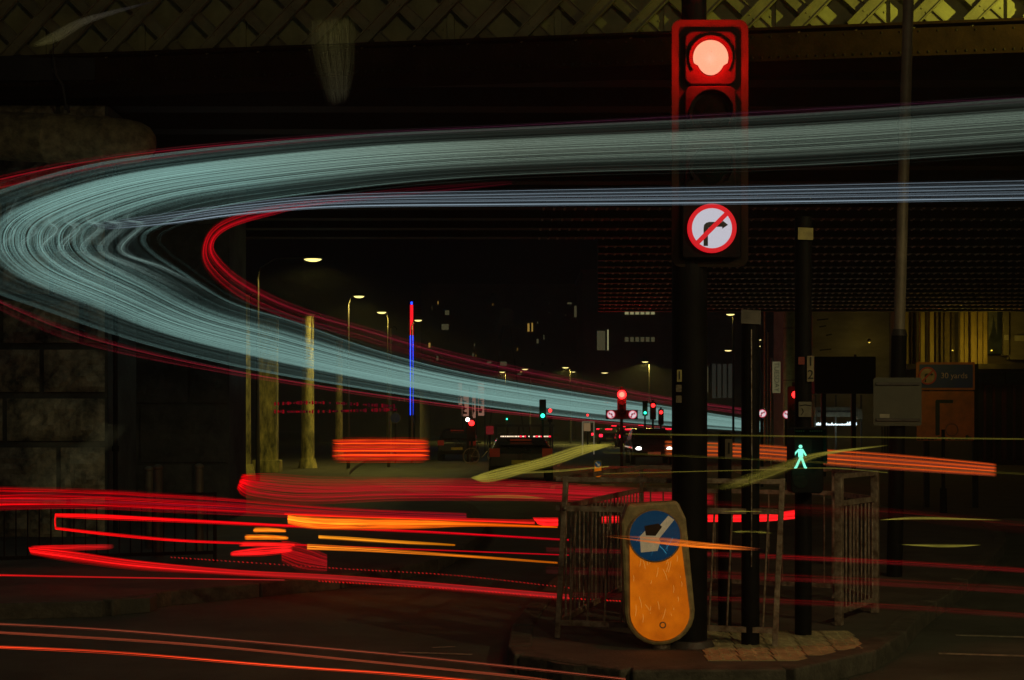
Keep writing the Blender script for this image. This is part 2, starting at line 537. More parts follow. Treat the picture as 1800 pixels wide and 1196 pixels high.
stone_pier('stone_pier', 'rock-faced stone bridge pier with deep joints, at the left under the pipe', PX(-160, 18), PX(188, 18), 18, Zs - .02, .62, .085, .09, M_stone, 1)
stone_pier('recess_wall', 'sooty dark stone wall in the recess between the stone pier and the first column', -9, PX(402, 21.5), 21.5, Zs - .02, .9, .05, .03, M_soot, 2)
dp = thing('drainpipe', 'thin black drainpipe running down the corner of the stone pier', 'drainpipe', (PX(203, 17.9), 17.9, 0))
MB().cyl((0, 0, .1), (0, 0, 5.3), .03).build('pipe', M_black, dp, True)
for z in (1.2, 2.6, 4.0): MB().cyl((0, 0, z), (0, 0, z + .07), .045).build('collar', M_black, dp, True)
pp = thing('suspended_pipe', 'thick capped service pipe hung below the bridge at the left', 'pipe', (PX(130, 16.8), 16.8, PZ(243, 16.8)))
y = 16.8
prof = [(-3.2, .285), (-.33, .285), (-.32, .292), (-.29, .292), (-.28, .285), (.35, .275), (.37, .285), (.41, .285), (.43, .27), (.62, .262), (.78, .235), (.89, .18), (.95, .1), (.97, .0)]
pts = [(x, 0, -.045 * (x + .3)) for x, r in prof]
MB().tube(pts, [max(r, .002) for x, r in prof], 28).build('pipe', mat('lagged_pipe', (.36, .30, .15), .8, 0, .5, 9, .9, 24), pp, True)
rod = MB(); rod.tube([(-.24, 0, .95), (-.21, 0, .75), (-.13, 0, .62), (-.1, 0, .42), (-.06, 0, .30)], .016, 8)
for z, x in ((.8, -.225), (.36, -.085)): ring(rod, x, z, .018, .035, -.01, .01, 14)
rod.build('hanger_rod', M_irond, pp, True)
MB().tube([(-.24, 0, 1.2), (-.25, 0, .85)], .008, 6).build('hanger_chain', M_irond, pp)

# ------------------------------------------------------------------ columns in a row
Ycol = [41.0, 48.5, 63.0, 70.0]


def column(px, Y, w, top_py, label, square=False, lit=True):
    r = thing('iron_column', label, 'column', (PX(px, Y), Y, 0), group='columns in a row beside the road')
    zt = PZ(top_py, Y); w = w / F * Y / 2
    s = MB()
    if square:
        s.box((-w, -w * .6, .1), (w, w * .6, zt))
        s.build('shaft', M_col, r, bevel=.04)
        MB().box((-w * 1.35, -w * .9, .1), (w * 1.35, w * .9, .5)).build('base', M_col, r, bevel=.03)
    else:
        s.cyl((0, 0, .1), (0, 0, zt), w * 1.02, w * .92, 20, True); s.build('shaft', M_col, r, True)
        MB().cyl((0, 0, .1), (0, 0, .45), w * 1.5, w * 1.2, 20).build('base', M_col, r, True)
    MB().cyl((0, 0, zt), (0, 0, zt + .06), w * 1.15, w * 1.3, 20).build('capital', M_irond, r, True)
    cb = MB(); n = 14
    cb.tube([(w * 1.1, -w * .8, zt - .9)] + [(w * 1.1, -w * .8, zt - .2)] + [(w * 1.1 + .12 - .12 * math.cos(PI * i / n), -w * .8, zt - .1 + .16 * math.sin(PI * i / n)) for i in range(n + 1)], .018, 6)
    cb.build('cable_loop', M_black, r)
    return r


column(424, Ycol[0], 34, 520, 'broad weathered column, first and thickest of the row, beside the dark recess wall')
column(470, Ycol[0] + 3.0, 36, 560, 'dull square pillar close behind the thick first column', square=True)
column(541, Ycol[1], 23, 556, 'brightly lit yellow round column, second round one of the row')
column(596, Ycol[2], 13, 600, 'slim dull column right of the bright yellow one')
column(684, Ycol[3], 9, 577, 'thinnest pale column, just left of the red and blue light strip')

# ------------------------------------------------------------------ street lamps
SODC = (1.0, .82, .16)


def street_lamp(px, py, Y, arm_px, label, energy=0, head=.26, group='street lamps along the road', post=True, thin=.06, base_z=0):
    """lamp head at (px,py); post arm_px away"""
    hx, hz = PX(px, Y), PZ(py, Y)
    postx = PX(px + arm_px, Y)
    r = thing('street_lamp', label, 'street lamp', (postx, Y, base_z), group=group)
    dx = hx - postx; dz = hz - base_z
    sg = 1 if dx > 0 else -1
    if post:
        MB().cyl((0, 0, 0), (0, 0, dz - .45 * abs(dx) ** .5), thin, thin * .62, 10).build('post', M_irond, r, True)
        L = abs(dx)
        MB().tube([(0, 0, dz - .45 * L ** .5 - .01), (sg * .05, 0, dz - .2 * L ** .5), (sg * L * .3, 0, dz + .02), (sg * (L - head * .6), 0, dz + .05)], thin * .4, 8).build('arm', M_irond, r, True)
    MB().ball((dx, 0, dz + .05), head, 14, 8, (1.1, .5, .28)).build('lamp_head', M_irond, r, True)
    MB().ball((dx, 0, dz + .02), head, 14, 8, (.88, .42, .32)).build('lamp_lens', E_sod if energy else E_sodfar, r, True)
    if energy: lamp('lamp_light', 'SPOT', (dx, 0, dz - .06), energy, SODC, r, .12, spot_size=R(165), spot_blend=.35)
    return r


street_lamp(550, 456, 37, -97, 'largest glowing street lamp, above the lit yellow column', 420, .27)
street_lamp(631, 522, 47.6, -19, 'slanting street lamp, second of the row above the columns', 420, .2)
street_lamp(671, 550, 54.2, 12, 'street lamp third of the row, just above the slim column', 260, .2)
street_lamp(735, 564, 60.0, -11, 'street lamp touching the red part of the tall light strip', 120, .18)
street_lamp(883, 654, 150, 6, 'small far street lamp, leftmost of those above the pale bus light band', 3500, .38, thin=.1)
street_lamp(923, 649, 140, 9, 'small far street lamp, second above the pale bus light band', 0, .38, thin=.1)
street_lamp(994, 646, 135, 9, 'small far street lamp left of the large far red signal', 3500, .38, thin=.1)
street_lamp(1134, 636, 125, 8, 'small far street lamp right of the far red signal, against the dark tower', 5000, .34, thin=.1)
street_lamp(1284, 553, 75, 5, 'tall yellow lit street lamp seen between the two thick signal posts', 40, .26, thin=.07)
street_lamp(1280, 616, 110, 9, 'lower lamp between the two thick signal posts, below the tall yellow one', 0, .34, thin=.08)
street_lamp(1333, 598, 90, 5, 'small lamp just right of the post with the short flag plate', 0, .22, thin=.07)
street_lamp(1334, 609, 120, 4, 'tiny lamp under the small lamp right of the post with the flag plate', 0, .2, thin=.07)
street_lamp(1008, 654, 190, 3, 'tiny far lamp with a narrow glow beside the dark block', 0, .3, thin=.07)
street_lamp(1063, 655, 170, 3, 'faint far lamp left of the far red signal', 0, .5, thin=.07)
# lamp beside the photographer that lights the island (outside the picture)
sl = thing('street_lamp', 'tall street lamp beside the viewpoint lighting the traffic island', 'street lamp', (8.2, 1.5, -1.9), group='street lamps along the road')
MB().cyl((0, 0, 1.9), (0, 0, 7.6), .09, .06, 12).build('post', M_steel, sl, True)
MB().tube([(0, 0, 7.6), (-.1, .1, 7.8), (-.6, .5, 7.9), (-1.3, 1.0, 7.95)], .04, 8).build('arm', M_steel, sl, True)
MB().ball((-1.5, 1.15, 7.95), .3, 14, 8, (1.1, .6, .3)).build('lamp_head', M_irond, sl, True)
MB().ball((-1.5, 1.15, 7.91), .28, 14, 8, (.9, .5, .3)).build('lamp_lens', E_sod, sl, True)
lamp('lamp_light', 'SPOT', (-1.5, 1.15, 7.85), 1200, (1.0, .80, .36), sl, .12, spot_size=R(164), spot_blend=.12)
s2 = thing('street_lamp', 'tall street lamp behind the viewpoint lighting the railings and the bridge', 'street lamp', (4.6, -4.5, 0), group='street lamps along the road')
MB().cyl((0, 0, 0), (0, 0, 6.3), .09, .06, 12).build('post', M_steel, s2, True)
MB().tube([(0, 0, 6.3), (-.1, .1, 6.5), (-.6, .3, 6.6), (-1.3, .5, 6.62)], .04, 8).build('arm', M_steel, s2, True)
MB().ball((-1.5, .55, 6.62), .3, 14, 8, (1.1, .6, .3)).build('lamp_head', M_irond, s2, True)
MB().ball((-1.5, .55, 6.58), .28, 14, 8, (.9, .5, .3)).build('lamp_lens', E_sod, s2, True)
lamp('lamp_light', 'POINT', (-1.5, .55, 6.3), 360, (1.0, .80, .40), s2, .12)
# flood lamp on the bridge pier that lights the lattice
fl = thing('flood_lamp', 'flood lamp on a bracket lighting the lattice girder from the right', 'flood lamp', (8.6, 9.4, 6.5))
MB().box((-.2, -.1, -.12), (.2, .1, .12)).build('housing', M_irond, fl, bevel=.02)
MB().box((-.17, .1, -.1), (.17, .115, .1)).build('lens', E_sod, fl)
MB().cyl((0, 0, -6.5), (0, 0, -.1), .06).build('post', M_steel, fl, True)
o = lamp('flood_light', 'SPOT', (0, .25, 0), 1700, (1.0, .95, .12), fl, .1, spot_size=R(72), spot_blend=1.0)
tgt = Vector((6.6, 15.5, 7.6)) - Vector((8.6, 9.65, 6.5)); o.rotation_euler = tgt.to_track_quat('-Z', 'Y').to_euler()

# ------------------------------------------------------------------ traffic signals
def lens_poly(cx, cz, r, n=40):
    out = []
    for i in range(n):
        a = 2 * PI * i / n; x = r * math.cos(a); z = r * math.sin(a)
        if z < -.45 * r: x *= .80 + .0 * z
        out.append((cx + x, cz + z))
    return out


def visor(mb, cx, cz, r, y0, L, n=20):
    """hood open at the bottom"""
    V = []
    for k, (yy, rr) in enumerate(((y0, r), (y0 - L, r * 1.02))):
        for th in (0, .006):
            for i in range(n + 1):
                a = R(-35) + R(250) * i / n
                lift = 0
                V.append((cx + (rr + th) * math.cos(a), yy + (L * .35 if (k == 1 and (i < 4 or i > n - 4)) else 0), cz + (rr + th) * math.sin(a)))
    m = n + 1; Fs = []
    for i in range(n):
        Fs += [(i, i + 1, 2 * m + i + 1, 2 * m + i), (m + i, 3 * m + i, 3 * m + i + 1, m + i + 1), (2 * m + i, 2 * m + i + 1, 3 * m + i + 1, 3 * m + i)]
    mb.add(V, Fs)


def arrow_right_turn(mb, cx, cz, s, y0, y1, mirror=1):
    """hooked arrow inside the no-turn sign; s is the sign radius"""
    pts = [(-.34, -.72), (-.34, .0), (-.32, .14), (-.24, .22), (-.12, .26), (.42, .26), (.42, .33), (.66, .14), (.42, -.02), (.42, .06), (-.05, .06), (-.13, .02), (-.16, -.06), (-.16, -.72)]
    pts = [(cx + mirror * x * s, cz + z * s) for x, z in pts]
    # split in convex pieces
    def q(idx): mb.prism([pts[i] for i in idx], y0, y1)
    q([0, 13, 12, 1]); q([1, 12, 11, 2]); q([2, 11, 10, 3]); q([3, 10, 4]); q([4, 10, 9, 5]); q([6, 8, 7])


def no_turn_sign(parent, x, y, z, r, white, red, mirror=1, black=None):
    s = MB(); s.prism(circ(x, z, r * .93), y - .012, y); o = s.build('sign_face', white, parent)
    s = MB(); arrow_right_turn(s, x, z, r, y - .0145, y - .0125, mirror); s.build('arrow', black or M_blk, o)
    s = MB(); ring(s, x, z, r * .82, r, y - .022, y)
    a = Vector((x - mirror * r * .60, 0, z - r * .60)); b = Vector((x + mirror * r * .60, 0, z + r * .60))
    s.beam((a.x, y - .0185, a.z), (b.x, y - .0185, b.z), .006, r * .19, up=Vector((-(b - a).z, 0, (b - a).x)))
    s.build('red_ring', red, o)
    return o


YS = 8.9
sx = PX(1248, YS)
sig = thing('traffic_signal', 'large near traffic signal showing red above a lit no right turn sign', 'traffic signal', (PX(1212, 9.0), 9.0, .12))
ox, oy, oz = PX(1212, 9.0), 9.0, .12


def S(mb, name, m, smooth=False, bevel=0, parent=None):
    mb.v = [(x - ox, y - oy, z - oz) for x, y, z in mb.v]
    return mb.build(name, m, parent or sig, smooth, bevel)


zb0, zb1 = PZ(470, YS), PZ(35, YS)
S(MB().cyl((ox, 9.0, .12), (ox, 9.0, 2.75), .112, .112, 28), 'lower_post', M_black, True)
S(MB().cyl((PX(1220, 9.05), 9.05, 2.75), (PX(1220, 9.05), 9.05, 4.7), .08, .08, 24), 'upper_post', M_black, True)
S(MB().cyl((ox, 9.0, .12), (ox, 9.0, .16), .16, .14, 24), 'base_collar', M_irond, True)
w = 135 / F * YS; h = zb1 - zb0; cz = (zb0 + zb1) / 2
S(MB().prism(rrect(sx, cz, w, h, .06), YS, YS + .012), 'backing_board', mat('board_black', (.016, .014, .014), .8, 0, .25, 8, spec=.04))
# pale border strip round the board
bd = MB(); o_ = rrect(sx, cz, w - .002, h - .002, .059); i_ = rrect(sx, cz, w - .09, h - .09, .02); n = len(o_)
V = [(x, YS - .004, z) for x, z in o_] + [(x, YS - .004, z) for x, z in i_]
bd.add(V, [(i, (i + 1) % n, n + (i + 1) % n, n + i) for i in range(n)])
bd.v += []
S(bd, 'border_strip', mat('dull_border', (.035, .024, .018), .8, 0, .2, 8, 0, spec=.05))
zr, za, zg = PZ(104, YS), PZ(200, YS), PZ(296, YS)
hs = MB()
for z in (zr, za, zg): hs.prism(rrect(sx, z, .32, .335, .05), YS - .03, YS - .006)
S(hs, 'signal_housing', mat('housing_black', (.018, .015, .015), .8, 0, .25, 8, spec=.04), bevel=.008)
for z, m, nm in ((zr, E_redcore, 'red_lens'), (za, mat('dead_amber', (.010, .006, .004), .8, spec=.05), 'amber_lens'), (zg, mat('dead_green', (.004, .008, .007), .8, spec=.05), 'green_lens')):
    s = MB(); c = lens_poly(sx, z, .110); nn = len(c)
    V = [(x, YS - .033, zz) for x, zz in c]
    V += [(sx + (x - sx) * .6, YS - .045, z + (zz - z) * .6) for x, zz in c] + [(sx, YS - .05, z)]
    s.add(V, [(i, (i + 1) % nn, nn + (i + 1) % nn, nn + i) for i in range(nn)] + [(nn + i, nn + (i + 1) % nn, 2 * nn) for i in range(nn)])
    S(s, nm, m, True)
    s = MB(); visor(s, sx, z, .128, YS - .03, .018 if m is E_redcore else .06); S(s, 'visor', M_black, True)
bx = MB(); bx.prism(rrect(sx, PZ(405, YS), .36, .36, .02), YS - .07, YS - .006); S(bx, 'sign_box', mat('sign_box_face', (.022, .018, .018), .8, spec=.05), bevel=.006)
hold = thing('tmp', 'x', 'x'); bpy.data.objects.remove(hold)
face = no_turn_sign(sig, sx - ox, YS - .072 - oy, PZ(405, YS) - oz, .152, E_signwhite, E_signred, black=mat('sign_black', (.012, .012, .014), .35))
lamp('red_glow', 'POINT', (sx - ox, YS - .125 - oy, zr - oz), 46, (1, .003, .003), sig, .03)
lamp('sign_glow', 'POINT', (sx - ox, YS - .30 - oy, PZ(405, YS) - oz), .12, (1, .75, .75), sig, .12)

# slim post with flag plate
pc = thing('signal_post', 'black post with a short flag plate at its top, right of the near traffic signal', 'post', (PX(1319, 9.05), 9.05, .12))
MB().cyl((0, 0, 0), (0, 0, PZ(545, 9.05) - .12), .058, .058, 20).build('shaft', M_black, pc, True)
MB().prism([(-.07, PZ(570, 9.05) - .12), (.055, PZ(572, 9.05) - .12), (.055, PZ(548, 9.05) - .12), (-.07, PZ(546, 9.05) - .12)], -.07, -.062).build('flag_plate', mat('flag_plate_paint', (.16, .14, .11), .6), pc)
MB().tube([(-.004, -.062, .5), (-.002, -.064, 1.2), (-.004, -.062, 2.0)], .0045, 6).build('glint_strip', M_steel, pc)  # bright glint down the post, built as a thin steel strip
# short dark post between them
p2 = thing('bollard_post', 'short dark post between the two signal posts, carrying a white figure 1', 'post', (PX(1274, 9.6), 9.6, .12))
MB().cyl((0, 0, 0), (0, 0, PZ(765, 9.6) - .12), .046, .046, 18).build('shaft', M_black, p2, True)
MB().ball((0, 0, PZ(765, 9.6) - .12), .046, 14, 8, (1, 1, .4)).build('cap', M_black, p2, True)
pt = MB().prism(rrect(PX(1279, 9.6) - PX(1274, 9.6), PZ(789, 9.6) - .12, .05, .13, .005), -.055, -.049).build('number_plate', mat('tan_plate', (.2, .16, .1), .6), p2)
text('1', .11, (PX(1279, 9.6) - PX(1274, 9.6), -.0555, PZ(789, 9.6) - .12), M_blk, p2)
# yellow number on the main signal post
lb = MB().prism(rrect(PX(1194, 8.88), PZ(661, 8.88), .03, .075, .004), 8.872, 8.878); S(lb, 'number_plate', M_yellow)
t = text('1', .075, (PX(1194, 8.88) - ox, 8.87 - oy, PZ(661, 8.88) - oz), M_blk, sig)
lb = MB()
for k, py in enumerate((683, 702)): lb.prism(rrect(PX(1193, 8.88), PZ(py, 8.88), .035, .045, .004), 8.872, 8.878)
S(lb, 'faded_sticker', mat('faded_sticker', (.2, .16, .1), .7, 0, .6, 60))

# pedestrian signal on its own tall post
YG = 9.45
gm = thing('pedestrian_signal', 'pedestrian signal showing the green walking man on a tall black post', 'pedestrian signal', (PX(1413, YG), YG, .12))
gx = PX(1413, YG)
MB().cyl((0, .02, 0), (0, .02, PZ(382, YG) - .12), .056, .056, 20).build('post', M_black, gm, True)
zc = PZ(808, YG) - .12
MB().prism(rrect(-.018, zc, .212, .43, .03), -.2, -.045).build('housing', M_black, gm, bevel=.008)
hd = MB(); hd.box((-.12, -.30, zc + .205), (.085, -.195, zc + .215)); hd.box((-.125, -.30, zc - .02), (-.118, -.195, zc + .215)); hd.box((.083, -.30, zc - .02), (.09, -.195, zc + .215))
hd.build('visor', M_black, gm)
mx, mz = PX(1407, YG - .2) - gx, PZ(804, YG - .2) - .12
mn = MB(); y0, y1 = -.207, -.201
def lim(a, b, wd): mn.beam((mx + 1.2 * a[0], (y0 + y1) / 2, mz + 1.2 * a[1]), (mx + 1.2 * b[0], (y0 + y1) / 2, mz + 1.2 * b[1]), .004, wd * 1.35, up=(-(b[1] - a[1]), 0, b[0] - a[0]))
mn.prism(circ(mx, mz + .069, .0115, 16), y0, y1)
mn.prism([(mx - .016, mz + .054), (mx + .016, mz + .054), (mx + .017, mz + .0), (mx - .014, mz + .0)], y0, y1)
lim((.002, .002), (-.026, -.058), .011); lim((.004, .002), (.026, -.058), .011)
lim((.011, .04), (.030, .008), .008); lim((-.010, .04), (-.028, .022), .008); lim((-.028, .022), (-.034, .012), .008)
lim((-.026, -.058), (-.034, -.056), .007); lim((.026, -.058), (.034, -.056), .007)
mn.build('walking_man', E_greenman, gm)
MB().prism(circ(mx, PZ(711 + 40 + 92, YG) - .12, .05, 24), -.204, -.2005).build('dark_lens', mat('dead_lens', (.01, .015, .013), .2), gm)
lamp('green_glow', 'POINT', (mx, -.26, mz), .22, (.02, 1, .45), gm, .04)
tx = MB()
for k in range(13):
    if k != 5 and k != 6: tx.box((-.105 + k * .0145, -.202, zc + .186), (-.105 + k * .0145 + .009, -.2005, zc + .193))
tx.build('small_print', mat('print_cream', (.4, .36, .24), .6), gm)
MB().prism([(-.05, PZ(423, YG) - .12), (.05, PZ(424, YG) - .12), (.052, PZ(403, YG) - .12), (-.048, PZ(402, YG) - .12)], -.052, -.046).build('cream_plate', M_yellow, gm)
MB().prism(rrect(PX(1422, YG) - gx, PZ(649, YG) - .12, .045, .17, .004), -.05, -.043).build('number_plate', mat('tan_plate2', (.3, .24, .13), .6), gm)
text('1', .085, (PX(1422, YG) - gx, -.052, PZ(637, YG) - .12), M_blk, gm); text('2', .085, (PX(1422, YG) - gx, -.052, PZ(660, YG) - .12), M_blk, gm)
MB().prism(rrect(PX(1406, YG) - gx, PZ(635, YG) - .12, .04, .05, .004), -.053, -.047).build('red_sticker', mat('red_sticker', (.25, .03, .015), .6, 0, .4, 90), gm)
MB().prism(rrect(PX(1412, YG) - gx, PZ(720, YG) - .12, .085, .10, .004), -.06, -.054).build('notice', mat('notice', (.2, .18, .13), .7, 0, .3, 30), gm)
nt = MB(); nt.tube([(PX(1402, YG) - gx, -.062, PZ(714, YG) - .12), (PX(1412, YG) - gx, -.062, PZ(712, YG) - .12), (PX(1422, YG) - gx, -.062, PZ(714, YG) - .12)], .003, 6)
nt.tube([(PX(1406, YG) - gx, -.062, PZ(718, YG) - .12), (PX(1409, YG) - gx, -.062, PZ(724, YG) - .12), (PX(1405, YG) - gx, -.062, PZ(730, YG) - .12)], .003, 6)
nt.build('scribble', M_blk, gm)

# tall lighting column with the back of a square sign
YD = 13.2
lc = thing('lighting_column', 'tall pale lighting column leaning slightly, with a black lower half', 'lighting column', (PX(1572, YD), YD, .12))
zt_ = PZ(587, YD)
MB().cyl((0, 0, 0), (.045, 0, zt_ - .12), .072, .07, 24).build('lower_shaft', M_black, lc, True)
MB().cyl((.045, 0, zt_ - .12), (.15, 0, 6.0), .052, .048, 24).build('upper_shaft', mat('column_grey', (.26, .22, .16), .55, .2, .3, 4, .1), lc, True)
MB().cyl((.044, 0, zt_ - .14), (.046, 0, zt_ - .08), .076, .06, 24).build('collar', M_irond, lc, True)
sb = thing('sign_back', 'grey back of a square road sign clamped to the lighting column', 'road sign', (PX(1571, YD), YD - .13, PZ(707, YD)))
MB().prism(rrect(0, 0, 84 / F * YD, 84 / F * YD, .025), 0, .006).build('plate', M_grey, sb)
for z in (-.165, .165): MB().box((-.2, -.02, z - .012), (.2, 0, z + .012)).build('channel', M_irond, sb)
MB().prism(rrect(-.12, -.13, .09, .035, .003), -.004, -.001).build('sticker', mat('pale_sticker', (.42, .4, .3), .6), sb)

# ------------------------------------------------------------------ keep-left bollard
def keep_left(name, label, X, Y, z0, hgt, lean, near=True, group=None, flip=1):
    r = thing(name, label, 'traffic bollard', (X, Y, z0), group=group)
    r.rotation_euler = (0, lean, 0)
    k = hgt / .96
    wt, wb = .186 * k, .214 * k
    z_lo, z_hi = .09 * k, .96 * k

    def shell(grow, zlo, zhi):
        pts = []
        wtt, wbb = wt + grow, wb + grow
        for i in range(13):
            a = PI + PI * i / 12; pts.append((wbb * math.cos(a), zlo + wbb * .95 + wbb * .95 * math.sin(a)))
        ch = .055 * k
        pts += [(wtt + .012 * k, zhi - ch * 2), (wtt - ch * .6, zhi - .0), (-wtt + ch * .6, zhi), (-wtt - .012 * k, zhi - ch * 2)]
        return pts
    MB().prism(shell(0, z_lo, z_hi), -.05 * k, .10 * k).build('shell', mat('bollard_shell', (.42, .34, .16), .5, 0, .4, 14, .15), r, bevel=.018 * k)
    MB().cyl((0, .03, 0), (0, .03, z_lo + .03 * k), .065 * k, .06 * k, 16).build('stem', M_steel, r, True)
    # amber face: round bottom, concave under the disc
    zc_ = z_hi - .20 * k; rd = .153 * k
    am = []
    wi = wb - .034 * k
    for i in range(15):
        a = PI + PI * i / 14; am.append((wi * math.cos(a), z_lo + .03 * k + wi * .95 + wi * .95 * math.sin(a)))
    am += [(rd * 1.0, zc_), (rd * .5, zc_ + rd * .9), (-rd * .5, zc_ + rd * .9), (-rd * 1.0, zc_)]
    E = bpy.data.materials.get('amber_face')
    if not E:
        E = mat('amber_face', (.5, .13, .004), .35, 0, .25, 7, .1, 30)
        n = E.node_tree.nodes; l = E.node_tree.links; b = n['Principled BSDF']
        t1 = n.new('ShaderNodeTexNoise'); t1.inputs['Scale'].default_value = 9; t1.inputs['Detail'].default_value = 6
        tc = n.new('ShaderNodeTexCoord'); l.new(tc.outputs['Object'], t1.inputs[0])
        rp_ = n.new('ShaderNodeValToRGB'); rp_.color_ramp.elements[0].position = .3; rp_.color_ramp.elements[0].color = (.27, .052, .001, 1)
        rp_.color_ramp.elements[1].position = .7; rp_.color_ramp.elements[1].color = (.44, .10, .002, 1)
        l.new(t1.outputs[0], rp_.inputs[0]); l.new(rp_.outputs[0], b.inputs['Emission Color']); b.inputs['Emission Strength'].default_value = .95
    fc = MB().prism(am, -.058 * k, -.052 * k).build('amber_face', E, r)
    bl = mat('blue_face', (.003, .035, .085), .3, 0, .6, 7, .05, col2=(.004, .015, .06), stretch=(1, 1, 3))
    bb = bl.node_tree.nodes['Principled BSDF']
    bb.inputs['Emission Color'].default_value = (.002, .022, .05, 1); bb.inputs['Emission Strength'].default_value = .75
    dsc = MB().prism(circ(0, zc_, rd), -.064 * k, -.058 * k).build('blue_disc', bl, r)
    s = MB(); ring(s, 0, zc_, rd, rd * 1.06, -.068 * k, -.056 * k); s.build('disc_rim', mat('disc_rim', (.42, .28, .14), .4, .3, .3, 20), dsc)
    aw = mat('arrow_white', (.42, .36, .24), .5, 0, .45, 25, .1)
    ab = aw.node_tree.nodes['Principled BSDF']; ab.inputs['Emission Color'].default_value = (.26, .20, .11, 1); ab.inputs['Emission Strength'].default_value = .55
    s = MB()
    f = flip
    def q(p): return [(f * a * rd, zc_ + b * rd) for a, b in p]
    s.prism(q([(.58, .76), (.80, .58), (.12, -.16), (-.12, .06)]), -.068 * k, -.0642 * k)
    s.prism(q([(-.60, .02), (-.38, .22), (-.02, .02), (.20, -.22), (.06, -.60), (-.60, -.62)]), -.0685 * k, -.0643 * k)
    s.build('white_arrow', aw, dsc)
    if near:
        MB().prism(q([(-.40, .42), (.16, .48), (.30, .34), (.02, .0), (-.36, .04)]), -.0705 * k, -.069 * k).build('torn_sticker', mat('torn_sticker', (.045, .02, .012), .7, 0, .4, 30), dsc)
        s = MB(); q_ = random.Random(15)
        for i in range(9):
            a0 = q_.uniform(1.2, 5.8); x = .1 * math.cos(a0); z = zc_ + .1 * math.sin(a0); a = q_.uniform(-2.2, -.9); L = q_.uniform(.04, .09)
            s.tube([(x - L * .5 * math.cos(a), -.0646, z - L * .5 * math.sin(a)), (x + .004, -.0646, z), (x + L * .5 * math.cos(a), -.0646, z + L * .5 * math.sin(a))], q_.uniform(.0012, .003), 4)
        tag(s.build('scratch_marks', emat('blue_scratch', (.02, .14, .22), 1.0, False), dsc), kind='stuff')
        s = MB(); ring(s, .012, z_lo + .13, .014, .021, -.062, -.058, 20); s.build('lock_ring', M_steel, fc)
        s = MB(); q_ = random.Random(5)
        for i in range(26):
            x = q_.uniform(-.15, .15); z = z_lo + q_.uniform(.18, .58); a = q_.uniform(-1.9, -1.1); L = q_.uniform(.02, .075)
            s.tube([(x, -.0585, z), (x + L * .5 * math.cos(a) + .003, -.0586, z + L * .5 * math.sin(a)), (x + L * math.cos(a), -.0585, z + L * math.sin(a))], .0016, 4)
        sm = emat('bright_scratch', (.62, .33, .07), 1.0, False)
        tag(s.build('scratch_marks', sm, fc), kind='stuff')
        s = MB()
        for x, z in ((-.165, .5), (-.16, .33), (.12, .2), (-.14, .26)): s.beam((x, -.0585, z), (x + .02, -.0585, z - .006), .001, .006)
        s.build('scratches', M_blk, fc)
    return r


keep_left('keep_left_bollard', 'battered amber keep left bollard leaning in front of the railings', PX(1164, 8.9), 8.9, .05, .985, R(-3.8))
keep_left('keep_left_bollard', 'small far amber bollard with an arrow to the right, left of the near traffic signal', PX(1051, 41), 41, .0, .56, 0, False, flip=-1)

# ------------------------------------------------------------------ guard railings
def rail(label, a, b, lean=(0, 0), bars=12, ht=1.06, m=M_rust, group='guard rail panels round the traffic island', zb=.12, posts=(1, 1), mid=.19, postw=.034, name='guard_rail', low=.1):
    a = Vector((a[0], a[1], 0)); b = Vector((b[0], b[1], 0)); L = (b - a).length; ang = math.atan2((b - a).y, (b - a).x)
    r = thing(name, label, 'railing', (a.x, a.y, zb), ang, group)
    l0, l1 = lean

    def pt(s, z): return Vector((s * L + (l0 * (1 - s) + l1 * s) * z, 0, z))
    for s, on in ((0, posts[0]), (1, posts[1])):
        if on: MB().beam(pt(s, 0), pt(s, ht), postw, postw, up=(0, 1, 0)).build('post', m, r, bevel=.004)
    MB().beam(pt(0, ht - .02), pt(1, ht - .02), .036, .032).build('top_rail', m, r, bevel=.003)
    if mid: MB().beam(pt(0, ht - mid - .02), pt(1, ht - mid - .02), .03, .035).build('middle_rail', m, r)
    MB().beam(pt(0, low), pt(1, low), .03, .035).build('bottom_rail', m, r)
    for i in range(bars):
        s = (i + .7) / (bars + .4)
        MB().cyl(pt(s, low), pt(s, ht - mid - .03), .0065, .0065, 6, False).build('bar', m, r)
    return r


A = (PX(980, 9.35), 9.35); B = (PX(1362, 8.97), 8.97); Cc = (PX(1128, 12.2), 12.2); Gg = (PX(1466, 11.5), 11.5); D = (PX(1475, 9.92), 9.92); E = (PX(1538, 10.6), 10.6)
rail('long guard rail panel directly behind the amber bollard', A, B, (.055, .045), 12)
rail('guard rail panel running back from the leftmost railing post', A, Cc, (.02, 0), 22, posts=(0, 1), m=M_rust)
rail('far guard rail panel at the back of the cage, behind the signal posts', Cc, Gg, (0, 0), 14, posts=(0, 1))
rail('short guard rail panel with a thick corner post, right of the green man signal', D, E, (0, 0), 9, posts=(1, 1), postw=.052)
rail('guard rail end panel closing the cage at its far right', E, Gg, (0, 0), 8, posts=(0, 0))
sd = thing('railing_stud', 'small bright stud on the leftmost railing post', 'stud', (A[0] + .045, A[1] - .04, .97))
MB().ball((0, 0, 0), .012, 10, 6).build('knob', M_steel, sd, True)
rail('low dark fence along the left pavement edge', (-6.6, 13.4), (-3.05, 14.6), bars=34, ht=.72, m=M_black, group='low fences on the left pavement', mid=.1)

